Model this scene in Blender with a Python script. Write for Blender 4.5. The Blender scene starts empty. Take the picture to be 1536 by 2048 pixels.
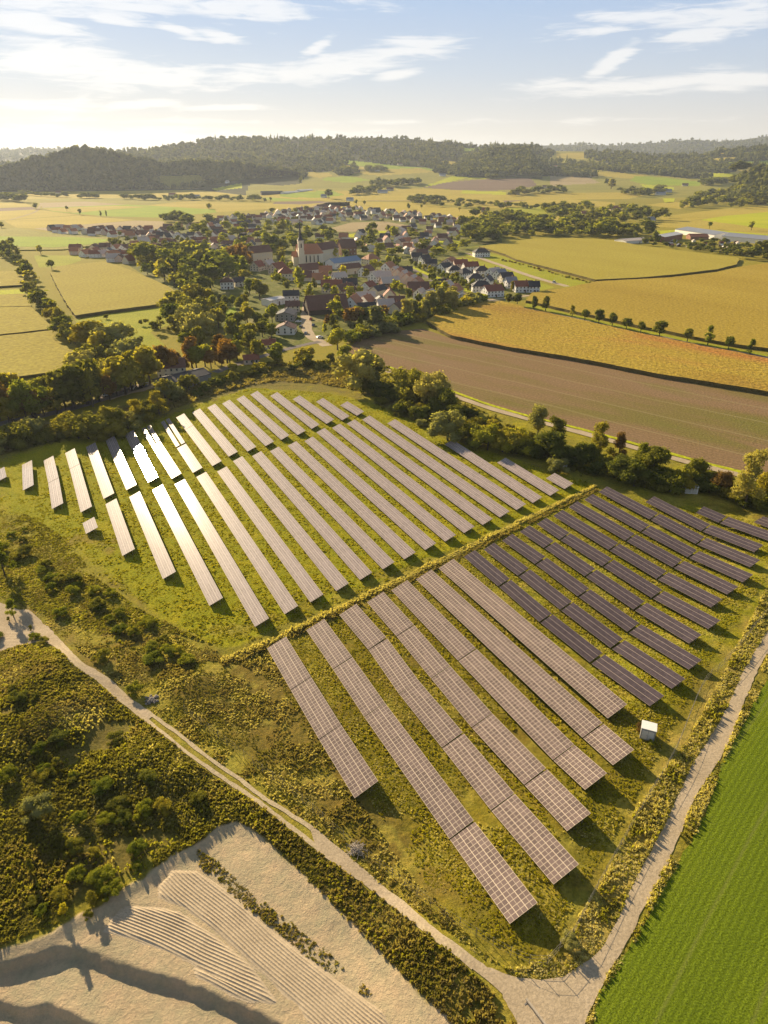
import bpy, math, random
import numpy as np
from mathutils import Vector
from mathutils.geometry import tessellate_polygon
random.seed(7); rng = np.random.default_rng(11)
S = bpy.context.scene
COL = S.collection
R = math.radians
# ------------------------------------------------------------------ camera geometry (photo 1536x2048)
F = 1365.0; PITCH = math.atan2(706, F); CAMH = 100.0
CP, SP = math.cos(PITCH), math.sin(PITCH)
def ray(x, y):
    a = x - 768.0; b = 1024.0 - y
    return (a, F*CP + b*SP, b*CP - F*SP)
AZ = R(-27.0)                              # direction of the solar rows
U = np.array([math.sin(AZ), math.cos(AZ)]); V = np.array([math.cos(AZ), -math.sin(AZ)])
def sstep(t): t = np.clip(t, 0, 1); return t*t*(3-2*t)
def flat(x, y, z=0.0):
    d = ray(x, y); t = (CAMH - z)/-d[2]
    return (d[0]*t, d[1]*t)
def smooth_closed(p): return p
def pip(poly, X, Y):
    X = np.asarray(X, float); Y = np.asarray(Y, float)
    ins = np.zeros(X.shape, bool); n = len(poly)
    for i in range(n):
        x0, y0 = poly[i]; x1, y1 = poly[(i+1) % n]
        if y0 == y1: continue
        c = ((y0 > Y) != (y1 > Y)) & (X < (x1-x0)*(Y-y0)/(y1-y0)+x0)
        ins ^= c
    return ins
def pdist(poly, X, Y, closed=True):
    d = np.full(np.shape(X), 1e9); n = len(poly)
    for i in range(n if closed else n-1):
        x0, y0 = poly[i]; x1, y1 = poly[(i+1) % n]
        vx, vy = x1-x0, y1-y0; L = vx*vx+vy*vy+1e-9
        t = np.clip(((X-x0)*vx+(Y-y0)*vy)/L, 0, 1)
        d = np.minimum(d, np.hypot(X-x0-t*vx, Y-y0-t*vy))
    return d
def sdist(poly, X, Y):
    d = pdist(poly, X, Y); return np.where(pip(poly, X, Y), d, -d)
def vnoise(X, Y, s, seed=0):               # smooth value noise in numpy
    x = np.asarray(X)/s + 37.7*seed; y = np.asarray(Y)/s - 11.3*seed
    xi = np.floor(x).astype(np.int64); yi = np.floor(y).astype(np.int64)
    fx = x-xi; fy = y-yi; fx = fx*fx*(3-2*fx); fy = fy*fy*(3-2*fy)
    def h(a, b):
        n = (a*374761393 + b*668265263 + seed*974634777) & 0xffffffff
        n = ((n ^ (n >> 13))*1274126177) & 0xffffffff
        return ((n ^ (n >> 16)) & 0xffff)/65535.0
    return (h(xi, yi)*(1-fx)+h(xi+1, yi)*fx)*(1-fy)+(h(xi, yi+1)*(1-fx)+h(xi+1, yi+1)*fx)*fy
def fbm(X, Y, s, seed=0, o=3):
    r = 0; a = 1; t = 0
    for k in range(o):
        r = r + a*vnoise(X, Y, s/2**k, seed+k); t += a; a *= .5
    return r/t
PX = lambda pts: [flat(*p) for p in pts]
PIT_A = PX([(-500,1905),(0,1890),(60,1880),(100,1868),(150,1835),(235,1780),(280,1755),(345,1710),(395,1685),(440,1650),(475,1640),(530,1672),(590,1730),(650,1795),(768,1915),(830,1985),(890,2048),(1000,2180),(-500,2300)])
PIT_B = PX([(-500,1925),(0,1920),(60,1905),(120,1888),(160,1893),(250,1925),(340,1958),(420,1985),(500,2010),(560,2048),(680,2180),(-500,2300)])
PIT_C = PX([(-500,1990),(0,1993),(100,1997),(180,2028),(250,2055),(400,2200),(-500,2300)])
MOUNDS = [(flat(80,1370),11,2.8),(flat(30,1480),9,2.2),(flat(265,1530),6.5,2.2),(flat(350,1560),5,1.2),(flat(60,1620),7,1.3),(flat(380,1370),7,1.2),(flat(130,1450),7,1.6)]
def tz(X, Y):
    X = np.asarray(X, float); Y = np.asarray(Y, float)
    u = X*U[0]+Y*U[1]; v = X*V[0]+Y*V[1]
    z = 2.0*sstep((86+(v-94)*.37-u)/20)*sstep((v-14)/20)
    near = (X > -200) & (X < 60) & (Y < 140) & (Y > -60)
    if near.any():
        m = near if X.shape else slice(None)
        x = X[near] if X.shape else X; y = Y[near] if X.shape else Y
        wx = x + .8*(fbm(x, y, 4, 3)-.5)*2; wy = y + .8*(fbm(x, y, 4, 9)-.5)*2
        a = 0
        a = a - .55*sstep((sdist(PIT_A, x, y)+.3)/3.0)
        a = a - 1.15*sstep((sdist(PIT_B, wx, wy)+.3)/1.5)
        a = a - 1.0*sstep((sdist(PIT_C, wx, wy)+.3)/1.4)
        for (mx, my), r, h in MOUNDS:
            a = a + h*np.exp(-((x-mx)**2+(y-my)**2)/(r*r))*(sdist(PIT_A, x, y) < 0)
        if X.shape: z[near] = z[near] + a
        else: z = z + a
    return z
def at(x, y, h=0.0):
    """the ground point seen at a pixel of the photograph, lifted by h"""
    z = h
    for k in range(5):
        X, Y = flat(x, y, z); z = float(tz(np.array([X]), np.array([Y]))[0]) + h
    X, Y = flat(x, y, z)
    return (X, Y, z)
def at0(x, y):
    X, Y, z = at(x, y); return (X, Y)
# ------------------------------------------------------------------ scene helpers
def link(o, parent=None):
    COL.objects.link(o)
    if parent: o.parent = parent
    return o
def mesh_np(name, v, f, mats, mi=None, uv=None, col=None, smooth=False):
    """v (n,3); f list of index arrays of shape (m,k) (k = 3 or 4)"""
    if not isinstance(f, list): f = [f]
    f = [np.asarray(a, np.int32) for a in f if len(a)]
    me = bpy.data.meshes.new(name); v = np.asarray(v, np.float32)
    me.vertices.add(len(v)); me.vertices.foreach_set('co', v.ravel())
    loops = np.concatenate([a.ravel() for a in f]); tot = np.concatenate([np.full(len(a), a.shape[1], np.int32) for a in f])
    me.loops.add(len(loops)); me.loops.foreach_set('vertex_index', loops)
    me.polygons.add(len(tot)); st = np.zeros(len(tot), np.int32); st[1:] = np.cumsum(tot)[:-1]
    me.polygons.foreach_set('loop_start', st)
    if mi is not None: me.polygons.foreach_set('material_index', np.asarray(mi, np.int32))
    me.polygons.foreach_set('use_smooth', np.full(len(tot), bool(smooth)))
    me.update(calc_edges=True)
    if uv is not None:
        l = me.uv_layers.new(name='UVMap'); l.data.foreach_set('uv', np.asarray(uv, np.float32)[loops].ravel())
    if col is not None:
        a = me.color_attributes.new('tone', 'FLOAT_COLOR', 'POINT')
        a.data.foreach_set('color', np.concatenate([np.asarray(col, np.float32), np.ones((len(v), 1), np.float32)], 1).ravel())
    for m in (mats if isinstance(mats, (list, tuple)) else [mats]): me.materials.append(m)
    return me
class MB:
    """collects simple shapes into one mesh"""
    def __init__(s): s.v = []; s.f = []; s.m = []; s.uv = []
    def face(s, pts, m=0, uv=None):
        b = len(s.v); s.v += [tuple(p) for p in pts]; s.f.append(tuple(range(b, b+len(pts)))); s.m.append(m)
        s.uv += (uv if uv else [(0, 0)]*len(pts))
    def box(s, x0, x1, y0, y1, z0, z1, m=0):
        p = [(x0,y0,z0),(x1,y0,z0),(x1,y1,z0),(x0,y1,z0),(x0,y0,z1),(x1,y0,z1),(x1,y1,z1),(x0,y1,z1)]
        for q in ((3,2,1,0),(4,5,6,7),(0,1,5,4),(1,2,6,5),(2,3,7,6),(3,0,4,7)): s.face([p[i] for i in q], m)
    def bar(s, a, b, r, n=5, m=0, r2=None):
        a = Vector(a); b = Vector(b); d = (b-a).normalized()
        t = d.orthogonal().normalized(); w = d.cross(t); r2 = r if r2 is None else r2
        A = [a+(t*math.cos(k*2*math.pi/n)+w*math.sin(k*2*math.pi/n))*r for k in range(n)]
        B = [b+(t*math.cos(k*2*math.pi/n)+w*math.sin(k*2*math.pi/n))*r2 for k in range(n)]
        for k in range(n): s.face([A[k], A[(k+1) % n], B[(k+1) % n], B[k]], m)
        s.face(A[::-1], m); s.face(B, m)
    def mesh(s, name, mats):
        me = bpy.data.meshes.new(name); me.from_pydata(s.v, [], s.f)
        me.polygons.foreach_set('material_index', s.m)
        l = me.uv_layers.new(name='UVMap'); l.data.foreach_set('uv', np.asarray(s.uv, np.float32).ravel())
        for m in (mats if isinstance(mats, (list, tuple)) else [mats]): me.materials.append(m)
        return me
    def obj(s, name, mats, parent=None, loc=None):
        o = link(bpy.data.objects.new(name, s.mesh(name, mats)), parent)
        if loc: o.location = loc
        return o
def tag(o, label=None, cat=None, group=None, kind=None):
    if label: o['label'] = label
    if cat: o['category'] = cat
    if group: o['group'] = group
    if kind: o['kind'] = kind
    return o
def empty(name, loc, rz=0, sc=1):
    o = bpy.data.objects.new(name, None); o.location = loc; o.rotation_euler = (0, 0, rz)
    o.scale = (sc, sc, sc) if not isinstance(sc, tuple) else sc
    o.empty_display_size = 1; return link(o)
def inst(name, me, parent=None, loc=(0,0,0), rz=0, sc=1):
    o = bpy.data.objects.new(name, me); o.location = loc; o.rotation_euler = (0, 0, rz)
    o.scale = (sc, sc, sc) if not isinstance(sc, tuple) else sc
    return link(o, parent)
ONES = ['','first','second','third','fourth','fifth','sixth','seventh','eighth','ninth','tenth','eleventh','twelfth','thirteenth','fourteenth','fifteenth','sixteenth','seventeenth','eighteenth','nineteenth']
TENS = ['','','twent','thirt','fort','fift','sixt','sevent','eight','ninet']
def nth(i):
    if i < 20: return ONES[i]
    if i >= 100: return 'hundred-and-'+nth(i-100) if i > 100 else 'hundredth'
    return TENS[i//10] + ('ieth' if i % 10 == 0 else 'y-'+ONES[i % 10])
# ------------------------------------------------------------------ materials
def new_mat(name):
    m = bpy.data.materials.new(name); m.use_nodes = True; nt = m.node_tree
    return m, nt, nt.nodes['Principled BSDF']
def N(nt, t, **k):
    n = nt.nodes.new(t)
    for a, b in k.items():
        if a in n.inputs: n.inputs[a].default_value = b
        else: setattr(n, a, b)
    return n
def c4(c): return (c[0], c[1], c[2], 1)
def ramp(nt, fac, stops):
    r = nt.nodes.new('ShaderNodeValToRGB'); e = r.color_ramp.elements
    while len(e) < len(stops): e.new(0.5)
    for i, (p, c) in enumerate(stops): e[i].position = p; e[i].color = c4(c)
    nt.links.new(fac, r.inputs[0]); return r.outputs[0]
def mixc(nt, a, b, fac, mode='MIX'):
    m = nt.nodes.new('ShaderNodeMix'); m.data_type = 'RGBA'; m.blend_type = mode
    for s, i in ((a, 6), (b, 7), (fac, 0)):
        if hasattr(s, 'links'): nt.links.new(s, m.inputs[i])
        else: m.inputs[i].default_value = c4(s) if i else s
    return m.outputs[2]
def plain(name, col, rough=.7, var=.15, scale=3.0, bump=0, metal=0, spec=.3):
    m, nt, b = new_mat(name)
    tc = N(nt, 'ShaderNodeTexCoord'); n = N(nt, 'ShaderNodeTexNoise', Scale=scale, Detail=4.0)
    nt.links.new(tc.outputs['Object'], n.inputs['Vector'])
    lo = tuple(c*(1-var) for c in col); hi = tuple(min(1, c*(1+var)) for c in col)
    nt.links.new(ramp(nt, n.outputs[0], [(.3, lo), (.7, hi)]), b.inputs['Base Color'])
    b.inputs['Roughness'].default_value = rough; b.inputs['Metallic'].default_value = metal
    b.inputs['Specular IOR Level'].default_value = spec
    if bump:
        bp = N(nt, 'ShaderNodeBump', Strength=1.0, Distance=bump); nt.links.new(n.outputs[0], bp.inputs['Height']); nt.links.new(bp.outputs[0], b.inputs['Normal'])
    return m
def field_mat(name, stops, scale=.05, fine=1.2, ang=0, stretch=1.0, bump=.35, rowgap=0, rowcol=None, rowamt=.5, finevar=.45, linegap=0, linecol=None):
    """ground cover: broad patches (stops), fine grain, optional crop rows / tramlines along world angle ang"""
    m, nt, b = new_mat(name); L = nt.links
    g = N(nt, 'ShaderNodeNewGeometry'); mp = N(nt, 'ShaderNodeMapping'); mp.inputs['Rotation'].default_value = (0, 0, -ang)
    L.new(g.outputs['Position'], mp.inputs['Vector'])
    sc = N(nt, 'ShaderNodeMapping'); sc.inputs['Scale'].default_value = (1/stretch, 1, 1); L.new(mp.outputs[0], sc.inputs['Vector'])
    n1 = N(nt, 'ShaderNodeTexNoise', Scale=scale, Detail=5.0, Roughness=.6); L.new(sc.outputs[0], n1.inputs['Vector'])
    c = ramp(nt, n1.outputs[0], [(.3+.4*i/(len(stops)-1), s) for i, s in enumerate(stops)])
    n2 = N(nt, 'ShaderNodeTexNoise', Scale=fine, Detail=3.0, Roughness=.7); L.new(g.outputs['Position'], n2.inputs['Vector'])
    n2c = ramp(nt, n2.outputs[0], [(.3, (1-finevar,)*3), (.7, (1+finevar,)*3)])
    c = mixc(nt, c, n2c, 1.0, 'MULTIPLY')
    h = n2.outputs[0]
    sx = N(nt, 'ShaderNodeSeparateXYZ'); L.new(mp.outputs[0], sx.inputs[0])
    def lines(gap, width):
        w = N(nt, 'ShaderNodeMath', operation='MULTIPLY'); L.new(sx.outputs[1], w.inputs[0]); w.inputs[1].default_value = 1/gap
        nz = N(nt, 'ShaderNodeTexNoise', Scale=.02, Detail=1.0); L.new(g.outputs['Position'], nz.inputs['Vector'])
        nm_ = N(nt, 'ShaderNodeMath', operation='MULTIPLY'); L.new(nz.outputs[0], nm_.inputs[0]); nm_.inputs[1].default_value = .25
        ad = N(nt, 'ShaderNodeMath', operation='ADD'); L.new(w.outputs[0], ad.inputs[0]); L.new(nm_.outputs[0], ad.inputs[1])
        fr = N(nt, 'ShaderNodeMath', operation='PINGPONG'); L.new(ad.outputs[0], fr.inputs[0]); fr.inputs[1].default_value = .5
        return ramp(nt, fr.outputs[0], [(0, (1, 1, 1)), (width, (0, 0, 0))])
    if rowgap:
        l = lines(rowgap, .5); f = N(nt, 'ShaderNodeMath', operation='MULTIPLY'); L.new(l, f.inputs[0]); f.inputs[1].default_value = rowamt
        c = mixc(nt, c, rowcol, f.outputs[0])
    if linegap:
        l = lines(linegap, .045); f = N(nt, 'ShaderNodeMath', operation='MULTIPLY'); L.new(l, f.inputs[0]); f.inputs[1].default_value = .6
        c = mixc(nt, c, linecol, f.outputs[0])
    L.new(c, b.inputs['Base Color']); b.inputs['Roughness'].default_value = .95; b.inputs['Specular IOR Level'].default_value = .05
    if bump:
        bp = N(nt, 'ShaderNodeBump', Strength=1.0, Distance=bump); L.new(h, bp.inputs['Height']); L.new(bp.outputs[0], b.inputs['Normal'])
    return m
def leaf_mat(name, lo, hi, trans=.45, objvar=True, sc=.35):
    m, nt, b = new_mat(name); L = nt.links; nt.nodes.remove(b)
    g = N(nt, 'ShaderNodeNewGeometry'); n = N(nt, 'ShaderNodeTexNoise', Scale=sc, Detail=4.0, Roughness=.75); L.new(g.outputs['Position'], n.inputs['Vector'])
    c = ramp(nt, n.outputs[0], [(.3, lo), (.7, hi)])
    if objvar:
        oi = N(nt, 'ShaderNodeObjectInfo'); r = ramp(nt, oi.outputs['Random'], [(0, (.62, .66, .7)), (.5, (1, 1, 1)), (1, (1.35, 1.22, .95))]); c = mixc(nt, c, r, 1.0, 'MULTIPLY')
    d = N(nt, 'ShaderNodeBsdfDiffuse'); t = N(nt, 'ShaderNodeBsdfTranslucent'); mx = N(nt, 'ShaderNodeMixShader'); mx.inputs[0].default_value = trans
    L.new(c, d.inputs[0]); tc = mixc(nt, c, (1.25, 1.22, .5), 1.0, 'MULTIPLY'); L.new(tc, t.inputs[0])
    L.new(d.outputs[0], mx.inputs[1]); L.new(t.outputs[0], mx.inputs[2]); L.new(mx.outputs[0], nt.nodes['Material Output'].inputs[0])
    return m
LEAF = {'green': leaf_mat('leaf_green', (.14,.17,.022), (.31,.33,.045), .58), 'dark': leaf_mat('leaf_dark', (.11,.13,.028), (.25,.26,.05), .58),
        'yellow': leaf_mat('leaf_yellow', (.27,.28,.03), (.48,.45,.06), .55), 'rust': leaf_mat('leaf_rust', (.18,.105,.035), (.33,.21,.06), .55),
        'silver': leaf_mat('leaf_silver', (.22,.23,.08), (.42,.40,.16), .55), 'olive': leaf_mat('leaf_olive', (.18,.18,.03), (.37,.34,.06), .58),
        'forest': leaf_mat('leaf_forest', (.04,.06,.028), (.24,.24,.07), .5, False, .035), 'fir': leaf_mat('leaf_fir', (.03,.04,.018), (.065,.075,.03), .2)}
BARK = plain('bark', (.09,.07,.05), .9)
# ------------------------------------------------------------------ ground sheet
def axis(lo, hi, step, far):
    a = list(np.arange(lo, hi+.01, step)); s = step
    out = []; x = hi
    while x < far: s *= 1.25; x += s; out.append(x)
    low = []; s = step; x = lo
    while x > -far: s *= 1.25; x -= s; low.append(x)
    return np.array(low[::-1]+a+out)
def refine(a, lo, hi): m = (a[:-1] >= lo) & (a[:-1] < hi); return np.sort(np.concatenate([a, (a[:-1]+(a[1:]-a[:-1])*.5)[m]]))
gx = refine(axis(-115, 160, .55, 26000), -80, 20); gy = refine(axis(8, 330, .55, 26000), 24, 80)
GX, GY = np.meshgrid(gx, gy); X = GX.ravel(); Y = GY.ravel()
Z = tz(X, Y)
UU = X*U[0]+Y*U[1]; VV = X*V[0]+Y*V[1]
sand_d = sdist(PIT_A, X+(fbm(X,Y,3,5)-.5)*2.2, Y+(fbm(X,Y,3,6)-.5)*2.2)
sand = sand_d > 0
TRACK_R = [(-60,1190),(0,1205),(34,1219),(58,1220),(88,1247),(125,1285),(162,1322),(217,1356),(257,1393),(311,1430),(359,1464),(406,1501),(474,1549),(520,1586),(551,1606),(618,1646),(676,1694),(747,1757),(820,1815),(868,1858),(953,1920),(993,1940),(1048,1957),(1108,1957),(1148,1940),(1208,1890),(1248,1810),(1283,1735),(1304,1700),(1331,1643),(1363,1577),(1384,1531),(1419,1476),(1454,1416),(1488,1340),(1536,1259),(1600,1150)]
TRACK_L = [(-60,1330),(0,1302),(44,1291),(81,1285),(112,1295),(152,1335),(193,1362),(257,1417),(291,1444),(338,1481),(406,1535),(474,1579),(520,1610),(568,1650),(635,1704),(703,1751),(768,1797),(843,1857),(918,1918),(988,1972),(1013,2005),(1033,2048),(1050,2100),(1150,2100),(1168,2048),(1218,1945),(1263,1870),(1288,1815),(1343,1710),(1387,1601),(1436,1524),(1464,1469),(1488,1406),(1516,1340),(1545,1290),(1600,1200)]
ROADP = [at0(*p) for p in TRACK_R+TRACK_L[::-1]]
rough = np.where((UU > 142) & (UU < 315) & (VV > -25) & (VV < 155), .16, .34)
inner = (X > -115) & (X < 160) & (Y > 8) & (Y < 330)
nz = (fbm(X, Y, 1.1, 1, 2)*.6 + fbm(X, Y, 4, 2, 2)*.4)
rd = np.where(inner, sdist(ROADP, X, Y), -99.0)
amp = rough*np.where(sand, .35, 1)*sstep((-rd-.1)/1.2)
Z = Z - np.where(inner, nz*amp, 0) - np.where(rd > -.3, .06, 0)
Z = Z + np.where(sand & (sand_d < 3.5), (fbm(X, Y, 1.8, 21)-.5)*.16, 0)
# -- soil and plant cover tones (albedo only)
T = np.zeros((len(X), 3)); C = lambda r, g, b: np.array([r, g, b])
def blend(w, c):
    global T
    T = T*(1-w[:, None]) + c*w[:, None]
T += C(.235,.21,.03)
blend(sstep((fbm(X, Y, 60, 31)-.35)/.3), C(.28,.24,.035))
jx = (fbm(X, Y, 5, 41)-.5)*5; jy = (fbm(X, Y, 5, 42)-.5)*5
def zone(pts, col, soft=1.5, amt=1.0):
    d = sdist([at0(*p) for p in pts], X+jx, Y+jy); blend(sstep(d/soft+.5)*amt, np.asarray(col))
zone([(0,1195),(0,900),(60,870),(300,800),(480,740),(700,740),(880,850),(1190,975),(445,1310),(250,1390)], C(.20,.17,.04), 3)
zone([(0,1040),(0,925),(60,900),(230,850),(330,835),(500,775),(650,785),(760,810),(880,870),(1000,910),(1190,970),(450,1303),(240,1175),(90,1075)], C(.26,.255,.012), 3)
mow = sstep((fbm(X, Y, 7, 51)-.42)/.3)*((UU > 142) & (UU < 310))
blend(mow*.55, C(.33,.29,.015))
zone([(560,1270),(1190,985),(1536,1020),(1600,1100),(1500,1300),(1300,1560),(1100,1900),(1040,1930),(900,1850),(450,1480),(330,1390),(450,1320)], C(.195,.165,.022), 3)
zone([(900,1110),(1190,985),(1400,1010),(1600,1060),(1600,1150),(1400,1350),(1300,1440)], C(.24,.23,.018), 5)
zone([(330,1380),(560,1285),(720,1560),(860,1700),(960,1840),(700,1680),(470,1480)], C(.19,.14,.035), 5, .8)
blend(((UU < 142) & (UU > 30) & ~sand)*sstep((fbm(X, Y, 5, 61)-.5)/.16)*.45, C(.19,.14,.035))
blend(((UU < 142) & (UU > 20) & ~sand)*sstep((fbm(X, Y, 4, 67)-.52)/.14)*.6, C(.34,.29,.055))
zone([(1190,1960),(1300,1780),(1400,1560),(1500,1380),(1545,1230),(1560,1180),(1500,1240),(1400,1400),(1310,1560),(1200,1800),(1080,1930)], C(.36,.28,.085), 3, .75)
zone([(0,1010),(160,1100),(260,1200),(420,1290),(420,1340),(300,1370),(220,1330),(100,1230),(0,1190)], C(.27,.235,.035), 5)
blend(((UU < 205) & (UU > 120) & (VV < 10) & ~sand)*sstep((fbm(X, Y, 6, 71)-.5)/.2)*.6, C(.22,.15,.05))
zone([(0,1300),(110,1300),(400,1540),(700,1760),(1000,2010),(1010,2100),(900,2060),(430,1640),(0,1890)], C(.20,.175,.04), 3)
zone([(0,1330),(100,1330),(300,1480),(450,1610),(300,1720),(0,1880),(-200,1900),(-200,1400)], C(.14,.115,.035), 5, .8)
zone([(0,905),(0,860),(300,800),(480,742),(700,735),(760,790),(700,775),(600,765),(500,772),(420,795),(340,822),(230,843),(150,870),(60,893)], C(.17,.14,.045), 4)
ds = sand_d
sc_ = C(.47,.38,.265)*(1+.14*(fbm(X, Y, 6, 81)-.5)[:, None]*2)
w = sstep(ds/.8+.5)[:, None]; T = T*(1-w)+sc_*w
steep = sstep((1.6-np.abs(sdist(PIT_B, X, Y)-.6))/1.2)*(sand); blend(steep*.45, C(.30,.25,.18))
idx = np.arange(len(X)).reshape(len(gy), len(gx))
q = np.stack([idx[:-1,:-1], idx[:-1,1:], idx[1:,1:], idx[1:,:-1]], -1).reshape(-1, 4)
m, nt, b = new_mat('ground_cover'); L = nt.links
at_ = N(nt, 'ShaderNodeAttribute', attribute_name='tone'); g = N(nt, 'ShaderNodeNewGeometry')
n1 = N(nt, 'ShaderNodeTexNoise', Scale=1.7, Detail=6.0, Roughness=.75); L.new(g.outputs['Position'], n1.inputs['Vector'])
n2 = N(nt, 'ShaderNodeTexNoise', Scale=.3, Detail=4.0, Roughness=.7); L.new(g.outputs['Position'], n2.inputs['Vector'])
sr = N(nt, 'ShaderNodeSeparateColor'); L.new(at_.outputs['Color'], sr.inputs[0]); mr = N(nt, 'ShaderNodeMapRange'); L.new(sr.outputs[2], mr.inputs[0])
for i_, v_ in ((1, .12), (2, .2), (3, 1.0), (4, .3)): mr.inputs[i_].default_value = v_      # bare sand is less mottled than plants
c = mixc(nt, at_.outputs['Color'], ramp(nt, n1.outputs[0], [(.28, (.45,.47,.45)), (.5, (1,1,1)), (.72, (1.55,1.45,1.3))]), mr.outputs[0], 'MULTIPLY')
c = mixc(nt, c, ramp(nt, n2.outputs[0], [(.3, (.84,.92,.84)), (.7, (1.16,1.07,.97))]), 1.0, 'MULTIPLY')
L.new(c, b.inputs['Base Color']); b.inputs['Roughness'].default_value = .95; b.inputs['Specular IOR Level'].default_value = .05
bp = N(nt, 'ShaderNodeBump', Strength=1.0, Distance=.25); L.new(n1.outputs[0], bp.inputs['Height']); L.new(bp.outputs[0], b.inputs['Normal'])
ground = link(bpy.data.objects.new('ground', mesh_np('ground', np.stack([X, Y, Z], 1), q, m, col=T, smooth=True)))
tag(ground, kind='structure')
del q, idx
# ------------------------------------------------------------------ flat sheets on the ground
def densify(pts, step):
    o = []
    for i in range(len(pts)):
        a = pts[i]; b = pts[(i+1) % len(pts)]; L_ = math.dist(a, b); n = max(1, int(L_/step))
        o += [(a[0]+(b[0]-a[0])*k/n, a[1]+(b[1]-a[1])*k/n) for k in range(n)]
    return o
def spline(pts, n=4):
    o = []
    for i in range(len(pts)-1):
        p0 = pts[max(i-1, 0)]; p1 = pts[i]; p2 = pts[i+1]; p3 = pts[min(i+2, len(pts)-1)]
        for k in range(n):
            t = k/n
            o.append(tuple(.5*(2*b_+(-a_+c_)*t+(2*a_-5*b_+4*c_-d_)*t*t+(-a_+3*b_-3*c_+d_)*t**3) for a_, b_, c_, d_ in zip(p0, p1, p2, p3)))
    return o+[pts[-1]]
def sheet(name, px, mat, z=.05, height=0, jit=.4, step=6, world=False, side=None, kind='structure', label=None):
    P = list(px) if world else [at0(*p) for p in px]
    if step:
        P = densify(P, step); P = [(x+(random.random()-.5)*jit*2, y+(random.random()-.5)*jit*2) for x, y in P]
    A = np.array(P); zz = tz(A[:, 0], A[:, 1])
    tri = tessellate_polygon([[Vector((x, y, 0)) for x, y in P]])
    n = len(P); top = np.c_[A, zz+z+height]; v = top; f = [np.array([t if (P[t[1]][0]-P[t[0]][0])*(P[t[2]][1]-P[t[0]][1])-(P[t[1]][1]-P[t[0]][1])*(P[t[2]][0]-P[t[0]][0]) > 0 else (t[0], t[2], t[1]) for t in tri])]
    mi = [0]*len(tri); mats = [mat]
    if height:
        v = np.r_[top, np.c_[A, zz-.2]]; i = np.arange(n); j = (i+1) % n
        f.append(np.stack([i, j, j+n, i+n], 1)); mi += [1 if side else 0]*n
        if side: mats.append(side)
    o = link(bpy.data.objects.new(name, mesh_np(name, v, f, mats, mi)))
    return tag(o, label=label, kind=kind)
def strip(name, px, width, mat, z=.06, n=5, jit=.15, world=False, kind='structure', dz=0):
    """a ribbon of constant width along a centre line given in photo pixels"""
    P = spline([at0(*p) for p in px] if not world else px, n); v = []; 
    for i, p in enumerate(P):
        a = P[max(i-1, 0)]; b = P[min(i+1, len(P)-1)]; d = math.hypot(b[0]-a[0], b[1]-a[1]) or 1
        nx, ny = -(b[1]-a[1])/d, (b[0]-a[0])/d
        for s in (-1, -.34, .34, 1): w = width*.5*s*(1+random.uniform(-jit, jit)*abs(s)); v.append((p[0]+nx*w, p[1]+ny*w))
    A = np.array(v); v3 = np.c_[A, tz(A[:, 0], A[:, 1])+z]; f = []
    for i in range(len(P)-1):
        for k in range(3): f.append((i*4+k+1, i*4+k, i*4+4+k, i*4+5+k))
    o = link(bpy.data.objects.new(name, mesh_np(name, v3, np.array(f), mat))); return tag(o, kind=kind)
angp = lambda a, b: math.atan2(at0(*b)[1]-at0(*a)[1], at0(*b)[0]-at0(*a)[0])
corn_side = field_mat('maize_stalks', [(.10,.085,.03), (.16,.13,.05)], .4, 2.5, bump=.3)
A2 = angp((900,676), (1420,772)); A3 = angp((1049,607), (1400,690))
M_corn = field_mat('ripening_maize', [(.32,.195,.035), (.37,.25,.035), (.41,.30,.04), (.42,.25,.045), (.43,.17,.045)], .016, .5, A2, 3, .8, 1.6, (.22,.14,.035), .45, .5)
M_corn2 = field_mat('golden_maize', [(.34,.24,.035), (.38,.275,.04), (.42,.31,.05)], .015, .5, A3, 4, .7, 1.6, (.22,.16,.03), .4, .45)
M_corn3 = field_mat('pale_maize', [(.34,.28,.04), (.38,.32,.05)], .02, .5, A3, 3, .5, 2.2, (.24,.19,.04), .3, .3)
M_cornL = field_mat('olive_maize', [(.32,.26,.035), (.37,.31,.045)], .02, .45, angp((217,625), (379,603)), 3, .5, 2.0, (.21,.16,.035), .4, .35)
M_plough = field_mat('stubble_soil', [(.17,.16,.035), (.19,.155,.045), (.24,.155,.08), (.25,.16,.09), (.19,.16,.045)], .028, 1.1, angp((930,800), (1536,960)), 5, .3, 2.4, (.15,.115,.05), .4, .4, 21, (.30,.25,.12))
M_mead = field_mat('meadow_grass', [(.24,.26,.018), (.33,.32,.025)], .05, .9, 0, 2, .2)
M_green = field_mat('green_pasture', [(.20,.27,.018), (.28,.34,.022)], .03, .6, 0, 2, .1)
M_bright = field_mat('bright_young_crop', [(.33,.36,.015), (.43,.43,.02)], .02, .6, 0, 3, .1)
M_gold = field_mat('golden_stubble', [(.33,.265,.04), (.42,.33,.06)], .01, .4, .1, 4, .1)
M_tan = field_mat('tan_stubble', [(.30,.23,.12), (.36,.28,.15)], .01, .4, .1, 4, .1)
M_brown = field_mat('bare_brown_soil', [(.17,.12,.09), (.21,.15,.105)], .01, .4, .1, 4, .1)
M_olive = field_mat('olive_field', [(.21,.20,.04), (.29,.26,.05)], .01, .4, .1, 4, .1)
M_yard = field_mat('village_gardens', [(.09,.10,.02), (.14,.15,.03), (.26,.22,.10)], .05, .5, 0, 1, .3)
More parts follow.
